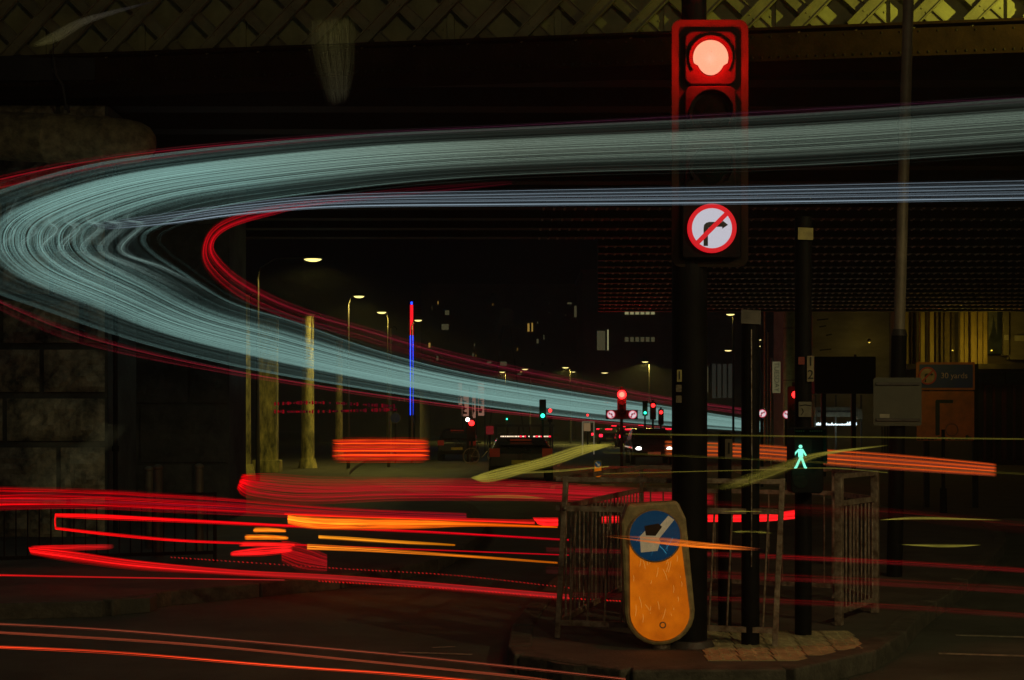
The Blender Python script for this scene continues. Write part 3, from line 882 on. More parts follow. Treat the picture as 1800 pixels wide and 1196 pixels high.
# posts standing on the left pavement
for px, Y, hh, lb_ in ((262, 16.3, .9, 'leftmost short stone-coloured bollard on the left pavement'), (278, 15.2, .95, 'second short bollard on the left pavement, just right of the leftmost'), (350, 15.6, .95, 'third short bollard on the left pavement')):
    r = thing('bollard', lb_, 'bollard', (PX(px, Y), Y, .12), group='short bollards on the left pavement')
    MB().cyl((0, 0, 0), (0, 0, hh), .05, .045, 14).build('shaft', M_grey, r, True)
    MB().ball((0, 0, hh), .055, 12, 8, (1, 1, .7)).build('cap', M_grey, r, True)

# ------------------------------------------------------------------ "30 yards" board
YB = 24.5
bs = thing('warning_board', 'orange board with a blue 30 yards no right turn sign, on two black legs', 'road sign', (PX(1662, YB), YB, .12))
bx0 = PX(1662, YB)
def bz(py): return PZ(py, YB) - .12
for px in (1630, 1716): MB().beam((PX(px, YB) - bx0, .05, 0), (PX(px, YB) - bx0, .05, bz(640)), .09, .06, up=(0, 1, 0)).build('leg', M_black, bs)
MB().prism(rrect(0, bz(607 + 0) - (607 - 607), .01, .01, .001), 0, .001) if False else None
MB().prism(rrect(0, (bz(637) + bz(686)) / 2, 103 / F * YB, bz(637) - bz(686), .02), 0, .01).build('upper_panel', M_orange, bs)
MB().prism(rrect(0, (bz(688) + bz(775)) / 2, 101 / F * YB, bz(688) - bz(775), .02), 0, .01).build('lower_panel', M_orange, bs)
MB().prism(rrect(.01, (bz(641) + bz(682)) / 2, 94 / F * YB, bz(641) - bz(682), .01), -.004, -.001).build('blue_panel', M_blue, bs)
no_turn_sign(bs, PX(1630, YB) - bx0, -.006, bz(661), 15.5 / F * YB, mat('dull_pink', (.5, .28, .2), .5), M_redp)
text('30 yards', .135, (PX(1677, YB) - bx0, -.009, bz(661)), mat('red_lit_lettering', (.6, .34, .36), .5), bs)  # pink tinge of red light put into the lettering colour
s = MB(); s.prism(rrect(PX(1660, YB) - bx0, bz(706), .30, .06, .02), -.004, -.001); s.prism(rrect(PX(1648, YB) - bx0, bz(735), .075, .60, .02), -.0045, -.0012)
s.prism(circ(PX(1700, YB) - bx0, bz(768), .03, 12), -.004, -.001)
s.build('stain', M_blk, bs)
s = MB(); ring(s, PX(1673, YB) - bx0, bz(756), .095, .115, -.005, -.001, 24); s.build('faded_ring', mat('faded_ring', (.22, .06, .03), .6), bs)
s = MB(); ar = random.Random(4)
for i in range(16):
    x = PX(1615 + i * 6, YB) - bx0; z = bz(771) + ar.uniform(-.02, .02); s.prism(rrect(x, z, .05, .03, .008), -.004, -.0012)
s.build('dirt_stains', mat('dirt', (.05, .03, .02), .9), bs)
pr = thing('short_post', 'thin black post with a swollen base, between the legs of the orange board', 'post', (PX(1658, 23), 23, .12))
MB().cyl((0, 0, 0), (0, 0, .4), .06, .055, 14).build('base', M_black, pr, True); MB().cyl((0, 0, .4), (0, 0, 1.35), .03, .028, 12).build('shaft', M_black, pr, True)

# ------------------------------------------------------------------ buildings on the right
YW = 52.0
fb = thing('slatted_building', 'building with lit vertical slats above a dark shop front, right behind the 30 yards board', 'building', (PX(1690, YW), YW, 0))
fx = PX(1690, YW)
MB().box((PX(1588, YW) - fx, .6, 0), (PX(1990, YW) - fx, 9, 8)).build('wall', M_dark, fb)
q = random.Random(11)
slat_px = [(1593, 7, 'y'), (1601, 3, 'd'), (1608, 2, 'd'), (1614, 3, 'd'), (1622, 7, 'y'), (1638, 7, 'y'), (1652, 3, 'd'), (1661, 4, 'd'), (1670, 9, 'd'), (1681, 6, 'd'), (1691, 6, 'y'), (1699, 6, 'y'), (1710, 6, 'y'), (1715, 4, 'y'), (1723, 8, 'y'), (1732, 7, 'y')]
for px, wd, k in slat_px:
    d = 0 if k == 'y' else .35
    MB().box((PX(px, YW) - fx - wd / 2 / F * YW, d, PZ(640, YW)), (PX(px, YW) - fx + wd / 2 / F * YW, d + .22, 7.5)).build('slat', mat('slat_paint', (.5, .38, .12), .6, 0, .4, 3, .2, 12, stretch=(1, 1, .3)) if k == 'y' else mat('slat_dark', (.2, .15, .07), .7), fb)
MB().box((PX(1588, YW) - fx, -.5, PZ(650, YW)), (PX(1990, YW) - fx, .7, PZ(641, YW))).build('ledge', M_irond, fb)
pv = MB().box((PX(1737, YW) - fx, .05, PZ(622, YW)), (PX(1762, YW) - fx, .15, 7.3)).build('poster', mat('poster_ink', (.03, .045, .06), .4, 0, .6, 3), fb)
s = MB(); s.prism([(PX(1738, YW) - fx, 6.2), (PX(1738, YW) - fx, 4.7), (PX(1744, YW) - fx, 5.1), (PX(1747, YW) - fx, 5.6), (PX(1753, YW) - fx, 4.9), (PX(1754, YW) - fx, 6.2)], .03, .045)
s.build('poster_sky', mat('poster_sky', (.16, .17, .16), .5), pv)
MB().box((PX(1764, YW) - fx, 0, PZ(625, YW)), (PX(1774, YW) - fx, .3, 7.3)).build('pilaster', M_conc, fb)
MB().box((PX(1777, YW) - fx, .1, PZ(632, YW)), (PX(1900, YW) - fx, .5, 7.3)).build('side_panel', M_conc, fb)
for a, b, py0, py1 in ((1765, 1773, 589, 598), (1783, 1803, 590, 600)): MB().box((PX(a, YW) - fx, -.03, PZ(py1, YW)), (PX(b, YW) - fx, -.01, PZ(py0, YW))).build('notice', M_white, fb)
for a, b in ((1720, 1768), (1772, 1820)):
    MB().box((PX(a, YW) - fx, .2, PZ(675, YW)), (PX(b, YW) - fx, .5, PZ(655, YW))).build('fascia', mat('fascia_blue', (.05, .07, .07), .5), fb)
    w_ = MB().box((PX(a, YW) - fx, .35, .3), (PX(b, YW) - fx, .5, PZ(678, YW))).build('window', M_glass, fb)
    s = MB()
    for i in range(4): x = PX(a + (b - a) * i / 3, YW) - fx; s.box((x - .04, .28, .2), (x + .04, .34, PZ(677, YW)))
    s.build('frame', mat('maroon_frame', (.07, .01, .012), .5), w_)
lamp('facade_light', 'POINT', (-.7, -1.2, 4.3), 13, (1, .72, .08), fb, .1)  # added point lights, with dark balls under them, to brighten the slats
lamp('facade_light', 'POINT', (.7, -1.2, 4.3), 17, (1, .66, .06), fb, .1)
s = MB(); s.ball((-.7, -1.2, 4.22), .05, 8, 6); s.ball((.7, -1.2, 4.22), .05, 8, 6); s.build('added_light_ball', M_irond, fb)

cw = thing('concrete_building', 'plain stained concrete building between the green man post and the lighting column', 'building', (PX(1500, 54), 54, 0))
cx0 = PX(1500, 54)
MB().box((PX(1428, 54) - cx0, 0, 0), (PX(1587, 54) - cx0, 8, 9)).build('wall', M_conc, cw)
MB().box((PX(1560, 54) - cx0, -.04, PZ(660, 54)), (PX(1587, 54) - cx0, -.01, 8.9)).build('pilaster', M_conc, cw)
s = MB()
for px, py, L in ((1436, 563, 20), (1440, 575, 12), (1452, 590, 10), (1441, 616, 20)): s.beam((PX(px, 54) - cx0, -.01, PZ(py, 54)), (PX(px + L, 54) - cx0, -.01, PZ(py - 2, 54)), .02, .05)
s.build('stain', M_blk, cw)
lamp('wall_light', 'POINT', (.2, -1.6, 4.6), 8, (1, .72, .1), cw, .1)  # added point light that brightens the wall, with a dark ball above
MB().ball((.2, -1.6, 4.7), .08, 8, 6).build('wall_light_ball', M_irond, cw)
s_ = MB()
for i in range(9): s_.box((PX(1550 + i * 5, 53.9) - cx0, -.06, .3), (PX(1552 + i * 5, 53.9) - cx0, -.02, PZ(750, 54)))
s_.build('shutter_ribs', M_grey, cw)

bbx = thing('billboard', 'large black billboard box on two legs, above the glowing shop letters', 'billboard', (PX(1487, 40), 40, 0))
MB().box((PX(1432, 40) - PX(1487, 40), 0, PZ(692, 40)), (PX(1540, 40) - PX(1487, 40), .5, PZ(627, 40))).build('box', M_black, bbx, bevel=.03)
for px in (1451, 1504): MB().beam((PX(px, 40) - PX(1487, 40), .25, 0), (PX(px, 40) - PX(1487, 40), .25, PZ(692, 40)), .12, .12).build('leg', M_black, bbx)
MB().box((PX(1504, 40) - PX(1487, 40), .1, PZ(627, 40)), (PX(1507, 40) - PX(1487, 40), .2, PZ(623, 40))).build('beacon', M_black, bbx)

sh = thing('shop_sign', 'pale shop fascia with glowing white letters, under the black billboard', 'shop sign', (PX(1470, 50), 50, 0))
x_ = PX(1470, 50)
MB().box((PX(1433, 50) - x_, 0, PZ(733, 50)), (PX(1508, 50) - x_, .2, PZ(716, 50))).build('fascia', mat('fascia_cream', (.35, .33, .22), .6), sh)
MB().box((PX(1507, 50) - x_, 0, PZ(737, 50)), (PX(1516, 50) - x_, .2, PZ(719, 50))).build('end_panel', mat('end_cream', (.5, .46, .3), .6), sh)
s = MB(); q = random.Random(9)
for i in range(26): s.box((PX(1438 + i * 2.3, 50) - x_, -.01, PZ(725, 50)), (PX(1439.4 + i * 2.3, 50) - x_, -.003, PZ(722, 50)))
s.build('small_print', M_blk, sh)
s = MB(); x = 1434
while x < 1503:
    wd = q.uniform(1.5, 4); hh = q.uniform(3, 8) if x < 1448 or x > 1490 else q.uniform(2, 6)
    for j in range(2): s.box((PX(x + j * wd * .45, 50) - x_, -.12, PZ(748, 50)), (PX(x + j * wd * .45 + .9, 50) - x_, -.06, PZ(748 - hh * q.uniform(.6, 1), 50)))
    s.box((PX(x, 50) - x_, -.12, PZ(747, 50)), (PX(x + wd, 50) - x_, -.06, PZ(745.6, 50))); s.box((PX(x, 50) - x_, -.12, PZ(749 - hh * .8, 50)), (PX(x + wd * .8, 50) - x_, -.06, PZ(748 - hh * .8 + .8, 50)))
    x += wd + .8
s.build('lit_letters', E_letter, sh)
for px in (1434, 1445, 1470, 1500, 1515): MB().beam((PX(px, 50) - x_, .1, 0), (PX(px, 50) - x_, .1, PZ(694, 50)), .06, .06).build('mullion', M_grey, sh)
lamp('letter_glow', 'POINT', (0, -.5, 1.4), 2.5, (.8, .95, 1), sh, .3)

# round pale downpipe column and banner
dc = thing('concrete_column', 'tall round pale green column left of the green man post', 'column', (PX(1388, 52), 52, 0))
MB().cyl((0, 0, 0), (0, 0, 9), .24, .24, 24).build('shaft', mat('pale_green', (.16, .19, .13), .7), dc, True)
for z in (3.2, 5.1): MB().cyl((0, 0, z), (0, 0, z + .05), .25, .25, 24).build('joint', M_irond, dc, True)
lamp('column_light', 'POINT', (-1.2, -1.5, 2.6), 9, (1, .85, .3), dc, .1)
bn = thing('banner', 'narrow cream vertical banner with dark lettering, left of the pale round column', 'banner', (PX(1365, 47), 47, 0))
MB().box((-.13, 0, PZ(691, 47)), (.13, .03, PZ(636, 47))).build('cloth', emat('banner_glow', (.085, .075, .035), 1, False), bn)  # cloth glows in place of lamplight falling on it
text('TUESDAY', .23, (.0, -.006, PZ(663, 47)), M_blk, bn, rot=(PI / 2, R(90), 0))
MB().cyl((-.17, 0, 0), (-.17, 0, PZ(630, 47)), .03, .03, 10).build('pole', M_steel, bn, True)
for px, Y, top, lb_ in ((1344, 62, 545, 'tall thin yellow-lit pole just right of the flag plate post'), (1350, 66, 598, 'shorter thin pole beside the tall yellow-lit one')):
    r = thing('pole', lb_, 'pole', (PX(px, Y), Y, 0), group='thin poles behind the signal posts')
    MB().cyl((0, 0, 0), (0, 0, PZ(top, Y) + .4), .05, .035, 10).build('shaft', mat('pole_pale', (.5, .45, .2), .5), r, True)
    MB().ball((0, 0, PZ(top, Y) + .4), .05, 8, 6).build('cap', M_irond, r, True)

# distant buildings
def block(px0, px1, pytop, Y, depth, label, wins, m=M_dark, name='office_block'):
    xc = PX((px0 + px1) / 2, Y)
    r = thing(name, label, 'building', (xc, Y, 0))
    zt = PZ(pytop, Y)
    MB().box((PX(px0, Y) - xc, 0, 0), (PX(px1, Y) - xc, depth, zt)).build('wall', m, r)
    MB().box((PX(px0, Y) - xc - .3, -.3, zt), (PX(px1, Y) - xc + .3, depth, zt + .5)).build('parapet', m, r)
    for (a, b, c, d, e) in wins:
        w_ = MB().box((PX(a, Y) - xc, -.10, PZ(d, Y)), (PX(b, Y) - xc, -.04, PZ(c, Y))).build('window', e, r)
        s = MB(); k = max(1, int((b - a) / 9))
        for i in range(k + 1):
            x = PX(a + (b - a) * i / k, Y) - xc; s.box((x - .03 * Y / 60, -.16, PZ(d, Y)), (x + .03 * Y / 60, -.11, PZ(c, Y)))
        s.build('frame', M_black, w_)
    return r


q = random.Random(21)
FARW = []
for _ in range(26):
    a_ = q.randrange(745, 1012); c_ = q.randrange(515, 668); w__ = q.choice((2, 3, 4, 6, 10)); h__ = q.choice((2, 3, 5, 8))
    FARW.append((a_, a_ + w__, c_, c_ + h__, q.choice((E_wind, E_wind, E_wind, E_wind, E_wind, E_winy))))
block(1024, 1186, 480, 215, 30, 'dark tower block with two pale strip windows behind the far red signal',
      [(1097, 1152, 545, 553, E_winw), (1097, 1152, 593, 601, E_wind), (1066, 1071, 580, 616, E_winw), (1048, 1065, 582, 616, E_wind)], M_dark, 'tower_block')
block(740, 1023, 505, 235, 30, 'wide unlit office block with scattered small lit windows, centre distance',
      FARW + [(926, 932, 569, 583, E_winy), (933, 938, 568, 583, E_winy), (1008, 1024, 538, 558, E_wind), (1027 - 4, 1033 - 4, 540, 556, E_wind), (768, 772, 530, 535, E_winy), (908, 911, 612, 617, E_winy), (878, 892, 636, 643, E_wind), (775, 790, 570, 580, E_wind), (882, 898, 545, 570, E_wind),
       (905, 907, 573, 575, E_winw), (913, 914, 574, 576, E_winw), (964, 966, 548, 550, E_winw)], M_dark)
block(1186, 1430, 560, 240, 20, 'low pale-windowed block seen between the signal posts', [(1250, 1288, 640, 700, emat('grey_window', (.016, .016, .012), 1, False)), (1238, 1246, 645, 690, E_wind)], M_dark, 'low_block')
block(560, 738, 655, 150, 20, 'low dark building behind the columns', [(700 + i * 9, 704 + i * 9, 700, 706, E_wind) for i in range(3)], M_dark, 'low_building')
block(1186, 1420, 700, 270, 30, 'farthest low terrace at the end of the road', [(1200 + i * 20, 1206 + i * 20, 715, 722, E_winw) for i in range(9)], M_dark, 'terrace')
# A-frame sign mast on the roof
rm = thing('roof_frame', 'square panel on splayed legs standing in front of the wide office block', 'roof sign', (PX(890, 120), 120, 0))
MB().box((-.55, 0, PZ(572, 120)), (.55, .1, PZ(545, 120))).build('panel', mat('panel_dull', (.2, .18, .12), .6), rm)
s = MB(); s.beam((-.3, 0, PZ(572, 120)), (-1.6, 0, 0), .12, .12); s.beam((.3, 0, PZ(572, 120)), (1.6, 0, 0), .12, .12); s.build('splayed_legs', M_irond, rm)

# red and blue light strip tower
ls = thing('light_strip_mast', 'tall mast carrying a vertical light strip, red above and blue below', 'light mast', (PX(723.5, 110), 110, 0))
MB().box((-.25, .12, 0), (.25, .5, PZ(528, 110))).build('mast', M_black, ls)
MB().box((-.12, 0, PZ(730, 110)), (.12, .1, PZ(590, 110))).build('blue_strip', E_blueled, ls)
MB().box((-.12, 0, PZ(589.5, 110)), (.12, .1, PZ(536, 110))).build('red_strip', E_redled, ls)
MB().box((-.07, 0, PZ(535, 110)), (.07, .1, PZ(531, 110))).build('blue_tip', E_blueled, ls)
s = MB()
for i in range(7): s.box((.3, .1, PZ(533 + i * 3.5, 110)), (.75, .14, PZ(534 + i * 3.5, 110)))
s.build('louvres', M_grey, ls)

# pale banners left of the road
q = random.Random(8)
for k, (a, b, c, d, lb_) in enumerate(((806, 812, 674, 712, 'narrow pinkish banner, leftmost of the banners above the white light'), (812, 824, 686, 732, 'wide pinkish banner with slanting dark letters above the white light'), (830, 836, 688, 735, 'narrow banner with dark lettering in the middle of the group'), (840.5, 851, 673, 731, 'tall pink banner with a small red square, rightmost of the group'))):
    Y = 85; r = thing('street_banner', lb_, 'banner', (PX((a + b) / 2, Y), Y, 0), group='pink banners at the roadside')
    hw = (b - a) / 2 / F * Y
    MB().box((-hw, 0, PZ(d, Y)), (hw, .04, PZ(c, Y))).build('cloth', emat('pink_banner_glow', (.23, .105, .07), 1, False), r)  # glow in the cloth colour stands in for lamplight on the banner
    MB().cyl((hw + .05, .02, 0), (hw + .05, .02, PZ(c, Y) + .2), .04, .04, 8).build('pole', M_irond, r, True)
    s = MB()
    for i in range(12):
        z = PZ(c + (d - c) * (.42 + i * .045), Y); l_ = hw * q.uniform(.3, 1.3); s.box((-hw * .8, -.015, z), (-hw * .8 + l_, -.004, z + .055 + .03 * (i % 3)))
    s.build('printed_marks', M_blk, r)
    if k == 3: MB().box((-hw * .5, -.02, PZ(723, Y)), (hw * .4, -.016, PZ(719, Y))).build('red_square', M_redp, r)
    if k == 0:
        s = MB(); ring(s, 0, PZ(697, Y), .05, .11, -.02, -.01, 14); s.build('ring_mark', mat('teal_ink', (.02, .08, .08), .5), r)

# far signals ---------------------------------------------------------------
def far_signal(px, py, Y, label, state='red', r=.10, signs=False, double=False, post=True, lens_r=None):
    X = PX(px, Y); z = PZ(py, Y)
    t = thing('traffic_signal', label, 'traffic signal', (X, Y, 0), group='far traffic signals')
    MB().cyl((0, .12, 0), (0, .12, z + .3), .057, .057, 10).build('post', M_black, t, True)
    zc = z - (.3 if state == 'red' else -.3)
    MB().prism(rrect(0, zc, .34, 1.0, .05), 0, .1).build('housing', M_black, t)
    MB().prism(circ(0, z, lens_r or r, 20), -.02, -.004).build('lit_lens', {'red': E_red, 'green': E_green}[state], t)
    s = MB()
    for dz in (.3, .6): ring(s, 0, z - dz if state == 'red' else z + dz, .09, .11, -.06, 0, 16)
    s.build('hood', M_black, t)
    lamp('signal_glow', 'POINT', (0, -.3, z), 150 if signs else 5, (1, .01, .01) if state == 'red' else (.02, 1, .45), t, .1)
    if signs:
        for dx, mir in ((-.42, -1), (.42, 1)):
            no_turn_sign(t, dx, -.02, PZ(729, Y), .165, E_white_small, emat('far_ring', (.5, .06, .09), 1, False), mir)
        s = MB(); s.box((-.62, 0, PZ(737, Y)), (.62, .06, PZ(721, Y))); s.build('sign_board', M_black, t)
    return t


E_white_small = emat('small_sign_white', (.72, .58, .62), 1.0, False)
t = far_signal(1093, 694, 55, 'brightest far red signal with two round lit turn signs under it', 'red', .17, signs=True)
MB().prism(circ(0, PZ(694, 55), .10, 20), -.035, -.022).build('lens_core', E_redcore, t)
far_signal(1148, 713, 80, 'small red signal right of the brightest far one', 'red', .11)
far_signal(1162, 725, 90, 'pinkish red signal, lower right of the small pair near the dark post', 'red', .11)
far_signal(1134, 726, 95, 'small green signal between the two round turn signs and the pinkish red one', 'green', .09)
far_signal(967, 722, 100, 'small far red signal above the green one left of centre', 'red', .13)
far_signal(954, 731, 70, 'bright small green signal left of centre', 'green', .10)
far_signal(1033, 730, 120, 'tiny red signal left of the round turn signs', 'red', .1)
far_signal(829, 744, 62, 'red signal under the pink banners', 'red', .12)
far_signal(1398, 694, 34, 'red signal seen beside the tall green man post', 'red', .085)
far_signal(1656, 790, 60, 'tiny green signal under the orange 30 yards board', 'green', .07)
far_signal(891, 737, 140, 'tiny green signal behind the glowing canopy lights', 'green', .08)
r = thing('security_light', 'star-bright white light on a short pole under the pink banners', 'light', (PX(822, 62), 62, 0))
MB().cyl((0, .06, 0), (0, .06, PZ(736, 62)), .05, .05, 10).build('pole', M_black, r, True)
MB().ball((0, -.02, PZ(738, 62)), .085, 10, 8).build('lamp', E_white, r, True)
for px, py, Y, lb_, mir in ((1340, 727, 36, 'small lit turn sign on a red-edged board right of the flag plate post', 1), (1383, 729, 36, 'small lit round turn sign under the red signal beside the green man post', -1)):
    r = thing('turn_sign', lb_, 'road sign', (PX(px, Y), Y, 0), group='small lit turn signs')
    MB().cyl((0, .06, 0), (0, .06, PZ(py, Y)), .04, .04, 10).build('pole', M_black, r, True)
    no_turn_sign(r, 0, 0, PZ(py, Y), 7.2 / F * Y, E_white_small, emat('far_ring', (.5, .06, .09), 1, False), mir)
r = thing('round_sign', 'dark blue round sign on the thin column left of the light strip', 'road sign', (PX(695, 60), 60, 0))
MB().cyl((0, .06, 0), (0, .06, PZ(722, 60)), .04, .04, 10).build('pole', M_black, r, True)
fc_ = MB().prism(circ(0, PZ(735, 60), .22, 24), 0, .02).build('face', M_blue, r)
s = MB(); ring(s, 0, PZ(735, 60), .2, .23, -.012, 0, 24); s.beam((.05, -.01, PZ(729, 60)), (-.04, -.01, PZ(741, 60)), .01, .06); s.build('arrow', M_grey, fc_)

# canopy with a line of lights
cp = thing('canopy', 'low canopy with a line of white and red lights under its edge', 'canopy', (PX(920, 95), 95, 0))
MB().box((PX(870, 95) - PX(920, 95), 0, PZ(757, 95) + .25), (PX(975, 95) - PX(920, 95), 3, PZ(757, 95) + .4)).build('roof', M_dark, cp)
for i in range(6): MB().cyl((PX(872 + i * 20, 95) - PX(920, 95), 1.5, 0), (PX(872 + i * 20, 95) - PX(920, 95), 1.5, PZ(757, 95) + .25), .06).build('post', M_irond, cp)
for i in range(3):
    s = MB(); x = PX(874 + i * 20, 95) - PX(920, 95); s.tube([(x, -.1, PZ(764, 95)), (x + .1, -.1, PZ(762, 95)), (x + .28, -.1, PZ(760.5, 95))], .02, 6); s.build('roof_hoop', M_white, cp)
q = random.Random(14); x = 880
while x < 966:
    wd = q.uniform(1.5, 4.5)
    if not (922 < x < 936 and q.random() < .6):
        MB().box((PX(x, 95) - PX(920, 95), -.02, PZ(768.5, 95)), (PX(x + wd, 95) - PX(920, 95), .04, PZ(766.5, 95))).build('strip_light', E_tail if q.random() < .15 else emat('canopy_lights', (1, .75, .5), 1.5, False), cp)
    x += wd + 1
pn = thing('red_panel', 'dim red lit panel right of the red signal under the banners', 'advert panel', (PX(861, 75), 75, 0))
MB().box((-.2, 0, PZ(764, 75)), (.2, .1, PZ(749, 75))).build('panel', emat('dim_red_panel', (.10, .004, .006), 1, False), pn); MB().cyl((0, .15, 0), (0, .15, PZ(755, 75)), .05).build('pole', M_black, pn)
sf = thing('bus_shelter', 'pale-framed bus shelter with a glowing panel left of the queue of tail lights', 'shelter', (PX(1034, 80), 80, 0))
x_ = PX(1034, 80)
s = MB(); s.beam((PX(1024, 80) - x_, 0, 0), (PX(1024, 80) - x_, 0, PZ(742, 80)), .07, .07); s.beam((PX(1044, 80) - x_, 0, 0), (PX(1044, 80) - x_, 0, PZ(742, 80)), .07, .07); s.beam((PX(1023, 80) - x_, 0, PZ(742, 80)), (PX(1045, 80) - x_, 0, PZ(742, 80)), .07, .07)
s.build('frame', emat('shelter_frame_glow', (.10, .085, .05), 1, False), sf)  # frame given a glow of its own to look lamplit
MB().box((PX(1026, 80) - x_, .02, PZ(758, 80)), (PX(1038, 80) - x_, .05, PZ(744, 80))).build('lit_panel', emat('shelter_panel', (.16, .10, .045), 1, False), sf)

# ------------------------------------------------------------------ vehicles
def car(X, Y, label, facing, group, paint=M_car, lights='tail', hscale=1.0, L=4.2, hi=True, lw=.72):
    """facing -1: nose towards the camera, +1: away"""
    r = thing('car', label, 'car', (X, Y, 0), 0 if facing > 0 else PI, group)
    W = .86; H_ = 1.46 * hscale
    prof = [(-L / 2, .35), (-L / 2, .82), (-L / 2 + .12, .95), (-L / 2 + .75 if hscale < 1.15 else -L / 2 + .2, H_ * .93), (-L / 2 + 1.1, H_), (.35, H_), (1.05, .98), (L / 2 - .25, .82), (L / 2, .6), (L / 2, .32)]
    body = MB(); cols = []
    secs = [(-1, .0), (-.97, 1), (.97, 1), (1, .0)]
    n = len(prof); V = []
    for sx_ in (-1.0, -.8, .8, 1.0):
        for (yy, zz) in prof:
            t = max(0, (zz - .9) / (H_ - .9)) if zz > .9 else 0
            xx = sx_ * W * (1 - .2 * t) if abs(sx_) == 1 else sx_ * W * (1 - .1 * t)
            zz2 = zz if abs(sx_) < 1 else zz - (.05 if zz > .5 else 0)
            V.append((xx, yy, zz2))
    Fs = []
    for k in range(3):
        for i in range(n): Fs.append((k * n + i, k * n + (i + 1) % n, (k + 1) * n + (i + 1) % n, (k + 1) * n + i))
    Fs += [tuple(range(n - 1, -1, -1)), tuple(range(3 * n, 4 * n))]
    body.add(V, Fs); body.build('body', paint, r, True, bevel=.05)
    # glazing
    g1 = MB(); zr_, ys_ = H_ * .9, prof[3][0]
    g1.add([(-.58, ys_ - .02, zr_), (.58, ys_ - .02, zr_), (.68, prof[2][0] - .02, 1.0), (-.68, prof[2][0] - .02, 1.0)], [(0, 1, 2, 3)]); g1.v = [(x, y - .03, z + .02) for x, y, z in g1.v]
    g1.build('rear_window', M_glass, r)
    g2 = MB(); g2.add([(-.6, .5, H_ * .94), (.6, .5, H_ * .94), (.72, 1.03, 1.0), (-.72, 1.03, 1.0)], [(0, 3, 2, 1)]); g2.v = [(x, y + .03, z + .03) for x, y, z in g2.v]; g2.build('windscreen', M_glass, r)
    for sx_ in (-1, 1):
        g3 = MB(); g3.add([(sx_ * .845, prof[3][0] + .25, .98), (sx_ * .845, .85, .98), (sx_ * .735, .4, H_ * .93), (sx_ * .735, prof[4][0] + .15, H_ * .93)], [(0, 1, 2, 3)]); g3.build('side_window', M_glass, r)
        for yy in (-L / 2 + .8, L / 2 - .85):
            w_ = MB().cyl((sx_ * .70, yy, .32), (sx_ * .89, yy, .32), .32, .32, 20).build('wheel', M_tyre, r, True)
            MB().cyl((sx_ * .885, yy, .32), (sx_ * .90, yy, .32), .2, .18, 14).build('rim', M_steel, w_, True)
        tl = MB().box((sx_ * lw - .14, -L / 2 - .03, .70), (sx_ * lw + .14, -L / 2 + .03, .93)); tl.build('tail_light', E_tail if lights == 'tail' else M_redp, r)
        hl = MB().ball((sx_ * .62, L / 2 - .04, .66), .095, 12, 8, (1.2, .4, .8)); hl.build('headlight', E_white if lights == 'head' else M_glass, r, True)
    if hi: MB().box((-.3, prof[3][0] - .1, zr_ + .03), (.3, prof[3][0] - .05, zr_ + .08)).build('high_brake_light', E_tail if lights == 'tail' else M_redp, r)
    MB().box((-.26, -L / 2 - .02, .5), (.26, -L / 2 - .005, .61)).build('number_plate', mat('plate_yellow', (.5, .35, .05), .5), r)
    MB().box((-.26, L / 2 + .005, .42), (.26, L / 2 + .02, .53)).build('front_plate', M_white, r)
    MB().box((-.8, -L / 2 - .05, .3), (.8, -L / 2, .46)).build('bumper', M_black, r)
    return r


o = car(PX(1150, 57), 57 + 2.1, 'oncoming car with bright headlights just left of the near signal post', -1, 'cars on the far road', lights='head')
for sx_ in (-.62, .62): lamp('headlight_beam', 'SPOT', (sx_, 2.25, .66), 28, (1, .88, .6), o, .08, rotation_euler=(0, 0, 0)) if False else None
QG = 'cars queuing on the far road'
car(PX(1103, 112), 112, 'car with the two brightest tail lights in the middle of the queue', 1, QG, lw=.66)
car(PX(1068, 125), 125, 'leftmost car of the queue of tail lights', 1, QG)
car(PX(1146, 118), 118, 'rightmost car of the queue, above the oncoming headlights', 1, QG)
car(PX(1077, 165), 165, 'far tall car behind the leftmost of the queue', 1, QG, hscale=1.25)
car(PX(1124, 165), 165, 'far tall car behind the gap between the brightest and rightmost queue cars', 1, QG, hscale=1.3)
car(PX(1052, 150), 150, 'car pulled out left of the leftmost queue car', 1, QG)
car(PX(1172, 140), 140, 'last car on the right of the queue, half behind the near signal post', 1, QG)
car(PX(1094, 200), 200, 'farthest car of the queue, only its lights showing', 1, QG, hscale=1.2)
o = car(PX(915, 41), 41, 'dark parked car with an amber number plate left of the far bollard', 1, 'cars on the far road', lights='off', hscale=.84)
o = car(PX(1500, 60), 60, 'dark car with tiny white headlights behind the orange light band', -1, 'cars on the far road', lights='head')
car(PX(806, 66), 66, 'dark small car at the kerb under the banners', 1, 'cars on the far road', lights='off')

# parked bicycle
bk = thing('bicycle', 'bicycle leaning by the kerb between the dark parked cars', 'bicycle', (PX(850, 58), 58, 0))
for x in (-.5, .5):
    s = MB(); ring(s, x, .34, .31, .34, -.02, .02, 28); w_ = s.build('wheel', M_steel, bk)
    s = MB()
    for i in range(10): a = PI * i / 10; s.cyl((x - .31 * math.cos(a), 0, .34 - .31 * math.sin(a)), (x + .31 * math.cos(a), 0, .34 + .31 * math.sin(a)), .004, .004, 4)
    s.build('spokes', M_steel, w_)
s = MB(); s.tube([(-.5, 0, .34), (-.05, 0, .3), (-.2, 0, .85), (-.5, 0, .34)], .016, 6); s.tube([(-.05, 0, .3), (.38, 0, .8), (-.17, 0, .8)], .016, 6); s.tube([(.5, 0, .34), (.38, 0, .8), (.35, 0, .95)], .016, 6)
s.build('frame', M_steel, bk); MB().tube([(.3, -.2, .98), (.36, 0, .95), (.3, .2, .98)], .014, 6).build('handlebar', M_steel, bk); MB().ball((-.21, 0, .9), .1, 10, 6, (1.2, .6, .3)).build('saddle', M_black, bk)

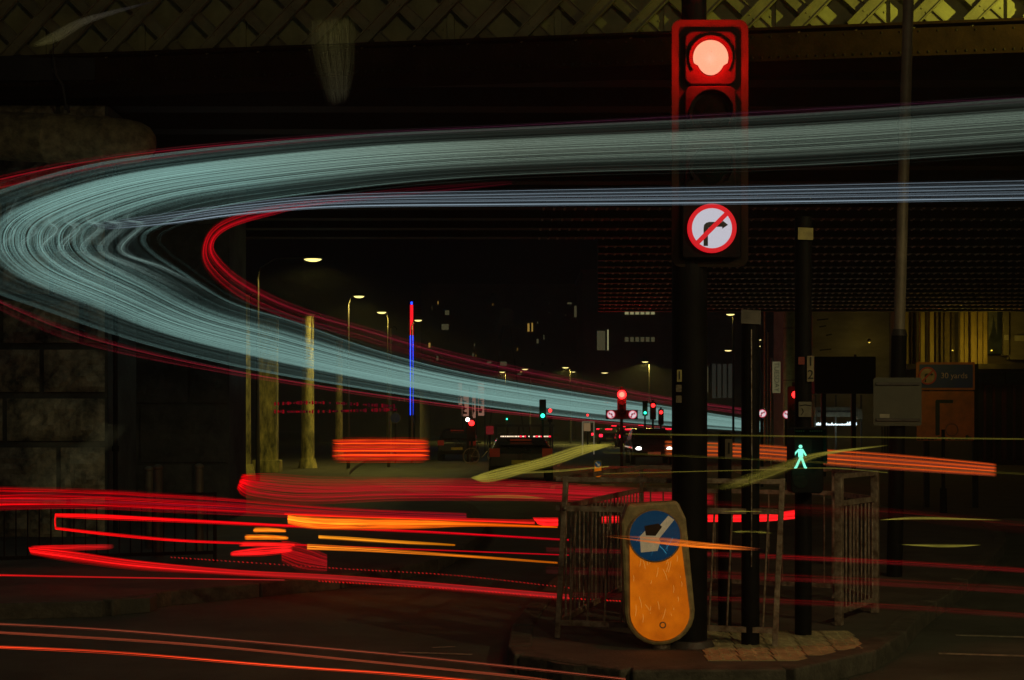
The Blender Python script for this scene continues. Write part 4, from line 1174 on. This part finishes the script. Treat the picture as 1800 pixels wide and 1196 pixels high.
# ------------------------------------------------------------------ light trails: bundles of thin glowing filaments along the paths of the vehicles
def cr(pts, N):
    """Catmull-Rom through tuples of floats, N samples"""
    n = len(pts); out = []
    for k in range(N):
        t = k / (N - 1) * (n - 1); i = min(int(t), n - 2); f = t - i
        p0 = pts[max(i - 1, 0)]; p1 = pts[i]; p2 = pts[i + 1]; p3 = pts[min(i + 2, n - 1)]
        out.append(tuple(.5 * (2 * b + (c - a) * f + (2 * a - 5 * b + 4 * c - d) * f * f + (3 * b - a - 3 * c + d) * f ** 3) for a, b, c, d in zip(p0, p1, p2, p3)))
    return out


DENS, THIN, SPK = 3.2, .40, .18


def bundle(label, keys, n, colf, mtl, N=70, rpx=(.3, .7), seed=1, thick=.03, us=None, vary=.5, group='light trails of passing vehicles', ends=0.0, wob=0.0, dens=1.0, ref=.34, cat='light trail', name='light_trail'):
    """keys: (x0,y0,x1,y1,Y): two edges of the band in photo rows at depth Y; strands fill between them"""
    q = random.Random(seed); S_ = cr(keys, N); mb = MB()
    n = int(n * DENS * dens); rpx = (rpx[0] * THIN / dens, rpx[1] * THIN / dens)
    tab = [q.uniform(-1, 1) for _ in range(max(4, int(n / DENS)) + 3)]
    for k in range(n):
        u = (k + q.uniform(.1, .9)) / n if us is None else us[k % len(us)]
        dj = q.uniform(-thick, thick); rr = q.uniform(*rpx)
        s0, s1 = (0, N) if not ends else (int(q.uniform(0, ends) * N), N - int(q.uniform(0, ends) * N))
        ph = q.uniform(0, 6.28); fr = q.uniform(1, 3); ph2 = q.uniform(0, 6.28)
        pts = []; rad = []; cols = []
        u = u if q.random() < .74 or us else min(1.07, max(-.07, q.gauss(.5, .3)))
        ti = min(max(u, 0), 1) * (len(tab) - 2); g = max(.06, 1 + vary * 1.7 * (tab[int(ti)] * (1 - ti % 1) + tab[int(ti) + 1] * (ti % 1))) * math.exp(q.gauss(-.02, SPK))
        for i in range(s0, s1):
            x0, y0, x1, y1, Y = S_[i]; t = i / (N - 1)
            uu = u + wob * math.sin(ph + 6.28 * fr * t)
            Yk = Y * (1 + dj)
            px = x0 + (x1 - x0) * uu; py = y0 + (y1 - y0) * uu
            c = colf(u, t, q); m_ = g * (1 + .25 * math.sin(ph2 + 9 * t * fr))
            if ends:      # a filament thins out towards its two tips
                m_ *= min(1.0, .12 + min(i - s0, s1 - 1 - i) / max(1, N * ends * .8))
            if mtl is not M_tw: m_ *= .3 + .8 * max(0, math.sin(PI * min(1, max(0, u)))) ** .6
            lum = max(c) * m_; k_ = min(1.0, max(.16, lum / ref)); m_ /= k_
            pts.append(P(px, py, Yk)); rad.append(rr * Yk / F * k_)
            cols.append((c[0] * m_, c[1] * m_, c[2] * m_))
        if len(pts) > 2: mb.tube(pts, rad, 4, cols, True)
    o = mb.build(name, mtl, None, glow=True)
    return tag(o, label, cat, group)


M_ty = None
M_tw = trail_mat('pale_trail_light', 1.0, False)
M_tr = trail_mat('red_trail_light', 1.35, True)

bus = [(1345, 742, 1345, 760, 185), (1180, 716, 1180, 749, 125), (1000, 688, 1000, 733, 85), (800, 652, 800, 708, 56), (650, 612, 620, 681, 31), (520, 566, 430, 648, 20.6), (405, 530, 250, 604, 18.5), (322, 478, 95, 552, 16.2), (272, 444, -60, 492, 14.8),
       (256, 420, -110, 428, 13.8), (278, 400, -70, 366, 12.6), (370, 368, 100, 303, 11.3), (520, 344, 300, 268, 10), (750, 318, 620, 238, 8.8), (1000, 304, 950, 222, 8), (1400, 292, 1400, 200, 7.6), (1860, 262, 1860, 168, 7.4)]
_b = random.Random(77); NB = [(_b.uniform(2, 5), _b.uniform(0, 6.28)), (_b.uniform(7, 12), _b.uniform(0, 6.28)), (_b.uniform(16, 26), _b.uniform(0, 6.28))]


def buscol(u, t, q):
    v = .52 + .3 * math.sin(NB[0][0] * u * 2 + NB[0][1] + 2 * t) + .27 * math.sin(NB[1][0] * u + NB[1][1] - 3 * t) + .24 * math.sin(NB[2][0] * u + NB[2][1])
    v = max(.08, v)
    e = max(.12, min(1, min(u, 1 - u) * 7 + .3))
    k = .30 + .22 * math.exp(-((t - .66) / .16) ** 2) + .06 * math.exp(-((t - .2) / .2) ** 2)
    k *= v * e * .54
    if t > .74:
        f = min(1, (t - .74) / .12); k *= 1 - .56 * f
        return (k * (.52 + .12 * f), k * (.95 - .1 * f), k * (.86 - .2 * f))
    return (k * .52, k * .95, k * .86)


bundle('wide pale green-white light band of a turning bus sweeping round the left edge', bus, 170, buscol, M_tw, 110, (.3, .6), 5, .012, vary=.42, ref=.34)
# lower-deck strip
low = [(150, 396, 190, 404, 12.6), (270, 378, 300, 395, 11.6), (420, 358, 430, 378, 10.4), (600, 342, 600, 366, 9.3), (900, 335, 900, 363, 8.2), (1300, 328, 1300, 360, 7.6), (1860, 316, 1860, 352, 7.3)]


def lowcol(u, t, q):
    k = min(1, .08 + 3.2 * t) * (.05 + .26 * max(0, math.sin(u * 30 + 1)) ** 2) * (.5 + .8 * u)
    return (k * .55, k * .72, k * .86)


bundle('thin blue-white lines of light just above the no right turn sign', low, 22, lowcol, M_tw, 80, (.35, .9), 9, .02, vary=.5)
# cusps of light at the turn
cus = [(30, 330, 255, 350, 12.6), (5, 385, 235, 385, 13.2), (15, 410, 262, 395, 13.8), (-5, 440, 225, 440, 14.6), (60, 500, 300, 470, 15.6), (190, 560, 400, 520, 17)]


def cuscol(u, t, q):
    k = .26 * max(.05, math.sin(u * 41) * .6 + .35) * math.sin(PI * min(1, t * 1.02)) ** 1.3
    return (k * .62, k * .95, k * .86)


bundle('ribbed folds of pale light where the bus turned at the left', cus, 60, cuscol, M_tw, 50, (.3, .7), 12, .008, vary=.3)
# red outline strands of the bus
def redc(k): return lambda u, t, q: (k * (.6 + .5 * math.sin(t * PI)), k * .015, k * .06)
inn = [(1345, 722, 1345, 734, 170), (1180, 698, 1180, 712, 125), (1000, 662, 1000, 684, 85), (800, 618, 800, 648, 56), (650, 575, 640, 600, 31), (520, 535, 500, 560, 21), (430, 490, 415, 520, 19.5), (385, 450, 362, 470, 18), (378, 425, 359, 425, 17), (405, 402, 385, 392, 16), (470, 382, 450, 368, 15), (560, 362, 560, 350, 13), (700, 348, 700, 332, 11), (900, 325, 900, 318, 9)]
bundle('thin dark red lines curving inside the pale bus band, above the lamps', inn, 10, lambda u, t, q: tuple(c * min(1, (1.02 - t) * 4) for c in (.045 + .40 * math.exp(-((t - .62) / .14) ** 2), .002, .006)), M_tr, 90, (.35, .8), 3, .01)
bundle('thin red lines along the top edge of the pale bus band', [(-60, 350, -60, 325, 13.5), (150, 305, 100, 290, 11.5), (320, 278, 290, 262, 10), (620, 246, 620, 234, 8.8), (1000, 225, 1000, 214, 8), (1860, 180, 1860, 166, 7.3)], 7,
       lambda u, t, q: (.24 * max(.06, 1 - 1.5 * t), .003, .008), M_tr, 60, (.3, .7), 4, .01)
bundle('faint red lines under the lower edge of the pale bus band', [(-60, 500, -60, 515, 16), (150, 585, 120, 600, 16.5), (420, 652, 420, 662, 20.5), (800, 712, 800, 718, 56), (1180, 752, 1180, 757, 125)], 5, lambda u, t, q: (.06, .003, .006), M_tr, 60, (.3, .7), 6, .01)

# orange block left and orange band right
ocol = lambda a, b: (lambda u, t, q: (a * (.75 + .35 * math.sin(u * 37)), b * (.6 + .5 * math.sin(u * 37)), .006))
bundle('short bright orange-red block of light in front of the columns', [(583, 773, 583, 810, 20), (640, 772, 640, 810, 20), (700, 772, 700, 810, 20), (756, 773, 756, 810, 20)], 26, ocol(.95, .065), M_tr, 40, (.5, 1.0), 21, .01, ends=.10)
bundle('long orange band of four lines running right past the green man', [(1168, 774, 1168, 802, 15.5), (1300, 779, 1300, 806, 14.5), (1450, 789, 1450, 818, 13.5), (1600, 800, 1600, 829, 12.7), (1752, 815, 1752, 838, 12)], 26,
       lambda u, t, q: ((.10 + .42 * max(0, math.sin(u * 4 * PI * 2 - .8)) ) * (.8 + .3 * t), (.018 + .05 * max(0, math.sin(u * 4 * PI * 2 - .8))) * (.9), .006), M_tr, 60, (.35, .75), 22, .004, ends=.02, vary=.12)
# red bands
bundle('thick rounded red band starting at the second column base', [(424, 836, 416, 858, 14.5), (470, 836, 440, 876, 14.3), (560, 842, 540, 886, 14), (700, 842, 700, 880, 13.6), (900, 846, 900, 880, 13.1), (1080, 858, 1080, 884, 12.8), (1260, 868, 1260, 888, 12.6)], 46,
       lambda u, t, q: (.14 + .85 * math.exp(-(t / .10) ** 2) if t < 1 else 0, .002, .004), M_tr, 80, (.35, .8), 23, .01, wob=.01, ends=.035)
bundle('wide dim red band entering from the left edge', [(-60, 856, -60, 900, 13.6), (150, 862, 150, 897, 13.4), (350, 873, 350, 905, 13.2), (600, 893, 600, 915, 13), (820, 903, 820, 918, 12.9)], 24,
       lambda u, t, q: ((.5 * (.5 + .5 * math.sin(u * 20)) + .08) * (1 - .85 * t), .001, .003), M_tr, 50, (.35, .9), 24, .01, wob=.02)
R5 = lambda k: (lambda u, t, q: (k * (1.0 - .75 * t), .004 * (1 - t), .004))
bundle('upper red line of the squared loop of light at the left', [(97, 903, 97, 909, 14), (170, 904, 170, 913, 13.8), (300, 911, 300, 918, 13.6), (500, 922, 500, 927, 13.2), (760, 934, 760, 938, 12.8), (1000, 948, 1000, 951, 12.6)], 7, R5(.95), M_tr, 60, (.5, 1.0), 25, .004)
bundle('lower red line of the squared loop of light at the left', [(97, 926, 97, 931, 13.6), (200, 937, 200, 943, 13.4), (340, 949, 340, 954, 13.1), (540, 957, 540, 960, 12.8), (760, 966, 760, 968, 12.6), (1000, 975, 1000, 977, 12.4)], 5, R5(.85), M_tr, 60, (.5, 1.0), 26, .004)
bundle('short red closing edge of the squared loop of light', [(96, 906, 99, 906, 13.9), (95, 916, 98, 916, 13.8), (96, 929, 99, 929, 13.6)], 3, lambda u, t, q: (.8, .006, .006), M_tr, 12, (.5, .8), 27, .003)
bundle('bright pointed red trail with two branches, at the far left', [(50, 962, 54, 974, 12.4), (120, 968, 120, 986, 12.2), (240, 985, 240, 1001, 12), (420, 1002, 420, 1012, 11.8), (640, 1014, 640, 1026, 11.6), (1000, 1045, 1000, 1056, 11.4)], 14,
       lambda u, t, q: ((1.0 - .9 * min(1, t * 1.25)) + (.25 if u < .12 or u > .88 else 0) + .05, .006, .006), M_tr, 90, (.45, 1.0), 28, .004)
bundle('upper short branch of the pointed red trail', [(54, 960, 54, 966, 12.4), (120, 958, 120, 968, 12.6), (200, 957, 200, 966, 12.9)], 6, lambda u, t, q: (.8 * (1 - .8 * t), .005, .005), M_tr, 24, (.5, 1.0), 29, .004, ends=.1)
# dotted flicker lines
for (lab, pts, k, sd, st) in (('dotted red line of light crossing the road below the pointed trail', [(560, 1022), (800, 1036), (1000, 1052), (1160, 1060)], .55, 31, 5.2),
                              ('fainter dotted red line of light above the first dotted one', [(300, 980), (600, 1000), (800, 1012), (1000, 1034)], .28, 32, 6.0)):
    q = random.Random(sd); mb = MB(); S_ = cr([(a, b) for a, b in pts], 400); last = -99
    for (a, b) in S_:
        if a - last >= st:
            last = a; Y = 11.5 - .0006 * a; kk = k * q.uniform(.6, 1.2)
            mb.tube([P(a, b - .8, Y), P(a + 1.7, b, Y), P(a + 2.9, b + .8, Y)], .85 * Y / F, 4, [(kk, .006, .006)] * 3)
    o = mb.build('light_trail', M_tr, glow=True); tag(o, lab, 'light trail', 'light trails of passing vehicles')
q = random.Random(33); mb = MB(); x = 483
while x < 700:
    for yb in (711 + 3 * math.sin(x * .02), 722 + 2 * math.sin(x * .015)):
        if q.random() < .8:
            kk = q.uniform(.02, .16) * (1 if x < 560 else .7); h_ = q.uniform(1, 3.5); mb.tube([P(x, yb - h_, 36), P(x + .8, yb, 36), P(x, yb + h_, 36)], 1.6 * 36 / F, 4, [(kk, .001, .004)] * 3)
    x += q.uniform(3, 6)
tag(mb.build('light_trail', M_tr, glow=True), 'broken dark red dashes of light between the columns', 'light trail', 'light trails of passing vehicles')
bundle('thin faint red line low at the left edge', [(-60, 1008, -60, 1013, 12), (200, 1014, 200, 1017, 11.8), (500, 1019, 500, 1021, 11.6)], 4, lambda u, t, q: (.28 * (1 - .8 * t), .003, .003), M_tr, 30, (.4, .7), 34, .004)
# orange and red cluster
orc = lambda a, b: (lambda u, t, q: (a * (1 - .75 * t), b * (1 - .8 * t), .01 * (1 - t)))
bundle('thick glowing orange line of light in the middle of the road', [(506, 905, 506, 921, 13), (560, 910, 560, 930, 12.9), (640, 912, 640, 931, 12.7), (740, 914, 740, 929, 12.6), (840, 919, 840, 926, 12.5), (980, 926, 980, 928, 12.4)], 22, orc(1.5, .22), M_tr, 60, (.5, 1.1), 41, .006, wob=.03)
bundle('red line ending in a bright block left of the railings', [(500, 902, 500, 905, 13), (650, 907, 650, 911, 12.8), (800, 911, 800, 916, 12.6), (900, 914, 900, 920, 12.4), (940, 914, 940, 922, 12.3)], 6, lambda u, t, q: (.85 - .3 * t, .012, .006), M_tr, 50, (.4, .8), 42, .005)
bundle('bright red block of light touching the leftmost railing post', [(936, 910, 946, 922, 12.3), (955, 910, 958, 925, 12.3), (981, 910, 981, 925, 12.3)], 14, lambda u, t, q: (1.1, .012, .012), M_tr, 16, (.6, 1.0), 43, .003)
for k, (a, b, c, d, kk, gg, lb_) in enumerate(((445, 503, 928, 936, .9, .19, 'upper short orange dash beside the thick orange line'), (430, 507, 940, 949, 1.0, .2, 'lower short orange dash beside the thick orange line'),
                                         (420, 520, 953, 961, .8, .01, 'upper short red dash under the orange dashes'), (405, 515, 962, 978, .7, .008, 'slanting short red dash under the orange dashes'))):
    sl_ = 0 if k != 3 else -6
    bundle(lb_, [(a, c - sl_ * 0 + (8 if k == 3 else 0), a, d + (0 if k == 3 else 0), 12.6), ((a + b) / 2, c, (a + b) / 2, d, 12.5), (b, c + sl_ + 3, b, d + sl_, 12.4)], 7, (lambda kk, gg: lambda u, t, q: (kk, gg, .008))(kk, gg), M_tr, 20, (.5, .95), 50 + k, .005, ends=.08)
bundle('dark red smudge of light right of the short red dashes', [(495, 950, 495, 985, 12.6), (530, 955, 530, 1000, 12.5), (575, 975, 575, 1004, 12.4)], 22, lambda u, t, q: (.26 * (1 - .6 * t), .002, .003), M_tr, 20, (.4, .9), 55, .01)
bundle('upper thin amber line of light between cluster and bollard', [(560, 941, 560, 947, 12.6), (700, 950, 700, 956, 12.5), (800, 957, 800, 960, 12.4)], 7, orc(.7, .22), M_tr, 30, (.4, .9), 56, .005, wob=.03)
bundle('lower thin amber line of light reaching the railings', [(540, 956, 540, 966, 12.3), (640, 962, 640, 970, 12.2), (800, 974, 800, 979, 12.1), (980, 988, 980, 991, 12)], 8, orc(.7, .17), M_tr, 30, (.4, .9), 57, .005, wob=.03)
bundle('orange line of light crossing the face of the near bollard', [(1060, 941, 1060, 943, 8.6), (1160, 945, 1160, 957, 8.5), (1230, 953, 1230, 964, 8.45), (1290, 958, 1290, 967, 8.4), (1340, 964, 1340, 968, 8.35)], 10,
       lambda u, t, q: (.75 * math.sin(PI * min(1, t * .9 + .1)), .15 * math.sin(PI * min(1, t * .9 + .1)), .01), M_tr, 50, (.3, .6), 58, .004, wob=.01, ends=.35)
# red brake band behind the posts
q = random.Random(60)
bundle('bright red band of light seen in pieces behind the signal posts', [(1244, 905, 1244, 918, 11.0), (1300, 905, 1300, 918, 10.95), (1350, 903, 1350, 917, 10.9), (1402, 896, 1402, 912, 10.8)], 14, lambda u, t, q: (1.1, .012, .014), M_tr, 24, (.6, 1.0), 61, .002)
bundle('short dim red piece of light left of the near bollard', [(1058, 908, 1058, 920, 11.4), (1072, 907, 1072, 920, 11.4), (1088, 907, 1088, 919, 11.4)], 9, lambda u, t, q: (.7, .008, .01), M_tr, 8, (.5, .9), 62, .002)
# faint reds at the right
for k, (y0, y1, kk, wd, lb_) in enumerate(((975, 1003, .13, 8, 'upper faint red line across the railings at the right'), (1008, 1035, .06, 14, 'middle faint red line across the railings at the right'), (1052, 1082, .05, 10, 'lowest faint red line across the railings at the right'), (885, 925, .035, 20, 'broad faint red haze line across the railing tops'))):
    bundle(lb_, [(960, y0 - 12, 960, y0 - 12 + wd, 9.8), (1195, y0 - 6, 1195, y0 - 6 + wd, 9.7), (1400, y0 + 2, 1400, y0 + 2 + wd, 9.2), (1600, y0 + 12, 1600, y0 + 12 + wd, 8.8), (1860, y1, 1860, y1 + wd, 8.5)], 6, (lambda kk: lambda u, t, q: (kk * (1 if u < .4 else .5) * (.35 + .65 * math.sin(PI * min(.75, t))), kk * .015, kk * .02))(kk), M_tr, 40, (.3, .6), 70 + k, .004)
# bottom near lines
for k, (pts, n_, kk, gg, lb_) in enumerate((([(-60, 1092), (200, 1106), (600, 1140), (900, 1170), (1100, 1192)], 5, .12, .022, 'dull orange line, topmost of the lines low across the road'),
                                            ([(-60, 1106), (300, 1128), (600, 1156), (900, 1186), (1000, 1200)], 4, .15, .025, 'orange line, middle of the lines low across the road'),
                                            ([(-60, 1132), (200, 1144), (500, 1168), (700, 1182), (900, 1200)], 5, .6, .04, 'brightest red-orange line along the bottom edge at the left'))):
    bundle(lb_, [(a, b, a, b + 6, 7.2) for a, b in pts], n_ // 2, (lambda kk, gg: lambda u, t, q: (kk, gg, .01))(kk, gg), M_tr, 60, (.4, .75), 80 + k, .004, wob=.03)
# yellow-green streaks of reflected lamplight on the bus side
M_ty = trail_mat('yellow_trail_light', 1.0, False)
yk = lambda k: (lambda u, t, q: (k * .9, k * .75, k * .10))
bundle('broad twisted yellow-green ribbon of light over the middle road', [(826, 840, 830, 842, 12), (870, 825, 862, 848, 12.2), (940, 808, 930, 830, 12.5), (985, 793, 985, 815, 12.7), (1020, 783, 1025, 800, 12.9), (1075, 780, 1078, 782, 13)], 44, yk(.095), M_ty, 50, (.35, .6), 90, .004, vary=.3, ends=.08)
bundle('thin yellow streak below the twisted yellow-green ribbon', [(900, 830, 900, 833, 12.4), (980, 826, 980, 830, 12.6), (1070, 819, 1070, 821, 12.8)], 4, yk(.10), M_ty, 20, (.3, .6), 91, .004)
bundle('pale yellow-green fan of light crossing between the signal posts', [(1245, 862, 1290, 862, 8.7), (1310, 835, 1350, 842, 8.6), (1370, 815, 1385, 828, 8.5), (1430, 797, 1450, 801, 8.4), (1560, 782, 1560, 784, 8.3)], 16, yk(.06), M_ty, 40, (.4, .6), 92, .004, dens=2, vary=.3, ends=.12)
for k, (pts, kk, lb_) in enumerate((([(1100, 762), (1400, 766), (1800, 771)], .10, 'uppermost thin yellow line across the right side'), ([(1060, 762 + 32), (1300, 805), (1500, 815), (1800, 832)], .10, 'thin yellow line under the orange band'),
                                    ([(1060, 832), (1300, 826), (1450, 822), (1560, 830)], .05, 'faint yellow line at the height of the pedestrian signal'))):
    bundle(lb_, [(a, b, a, b + 2.5, 8.4) for a, b in pts], 2, yk(kk), M_ty, 40, (.35, .6), 93 + k, .004)
for k, (pts, lb_) in enumerate(((((1545, 914), (1620, 909), (1760, 914)), 'upper slim yellow lens-shaped streak right of the railings'), (((1582, 957), (1660, 958), (1724, 958)), 'lower slim yellow lens-shaped streak right of the railings'), (((1262, 899), (1330, 897), (1350, 900)), 'short yellow streak just above the red pieces of light'), (((1285, 935), (1320, 933), (1358, 937)), 'short pale yellow streak between the signal posts under the red pieces'), (((820, 873 + 0), (900, 871), (960, 876)), 'dull yellow dash left of the railings'))):
    a, b, c = pts
    bundle(lb_, [(a[0], a[1], a[0], a[1] + 1, 9.0), (b[0], b[1] - 1, b[0], b[1] + 5, 9.0), (c[0], c[1], c[0], c[1] + 1, 9.0)], 5, yk(.08), M_ty, 24, (.3, .6), 100 + k, .003, ends=.2)
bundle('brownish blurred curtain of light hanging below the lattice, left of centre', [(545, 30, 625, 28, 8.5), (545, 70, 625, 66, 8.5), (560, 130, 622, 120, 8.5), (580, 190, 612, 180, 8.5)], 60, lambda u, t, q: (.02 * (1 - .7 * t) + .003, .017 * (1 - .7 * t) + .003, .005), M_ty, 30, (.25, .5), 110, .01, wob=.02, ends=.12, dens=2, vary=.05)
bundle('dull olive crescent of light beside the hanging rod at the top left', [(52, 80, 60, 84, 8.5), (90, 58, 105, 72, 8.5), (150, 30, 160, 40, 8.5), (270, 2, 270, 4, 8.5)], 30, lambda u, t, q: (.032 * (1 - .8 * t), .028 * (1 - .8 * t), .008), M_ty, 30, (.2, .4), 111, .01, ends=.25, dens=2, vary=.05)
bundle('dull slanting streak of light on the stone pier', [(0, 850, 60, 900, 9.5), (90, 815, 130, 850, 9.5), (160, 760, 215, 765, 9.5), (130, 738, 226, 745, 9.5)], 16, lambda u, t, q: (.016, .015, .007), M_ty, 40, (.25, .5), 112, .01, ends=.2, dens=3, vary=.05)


# ------------------------------------------------------------------ thin haze added to soften the lamps and lift the blacks
hz = MB().box((-200, -30, -1), (260, 700, 46)).build('haze', None)
hm = bpy.data.materials.new('added_haze'); hm.use_nodes = True
for x in list(hm.node_tree.nodes): hm.node_tree.nodes.remove(x)
ho = hm.node_tree.nodes.new('ShaderNodeOutputMaterial'); hv = hm.node_tree.nodes.new('ShaderNodeVolumePrincipled')
hv.inputs['Color'].default_value = (.85, .87, .9, 1); hv.inputs['Density'].default_value = .0010; hv.inputs['Anisotropy'].default_value = .2
hm.node_tree.links.new(hv.outputs[0], ho.inputs['Volume'])
hz.data.materials.append(hm); tag(hz, kind='stuff')
SC.cycles.volume_bounces = 0
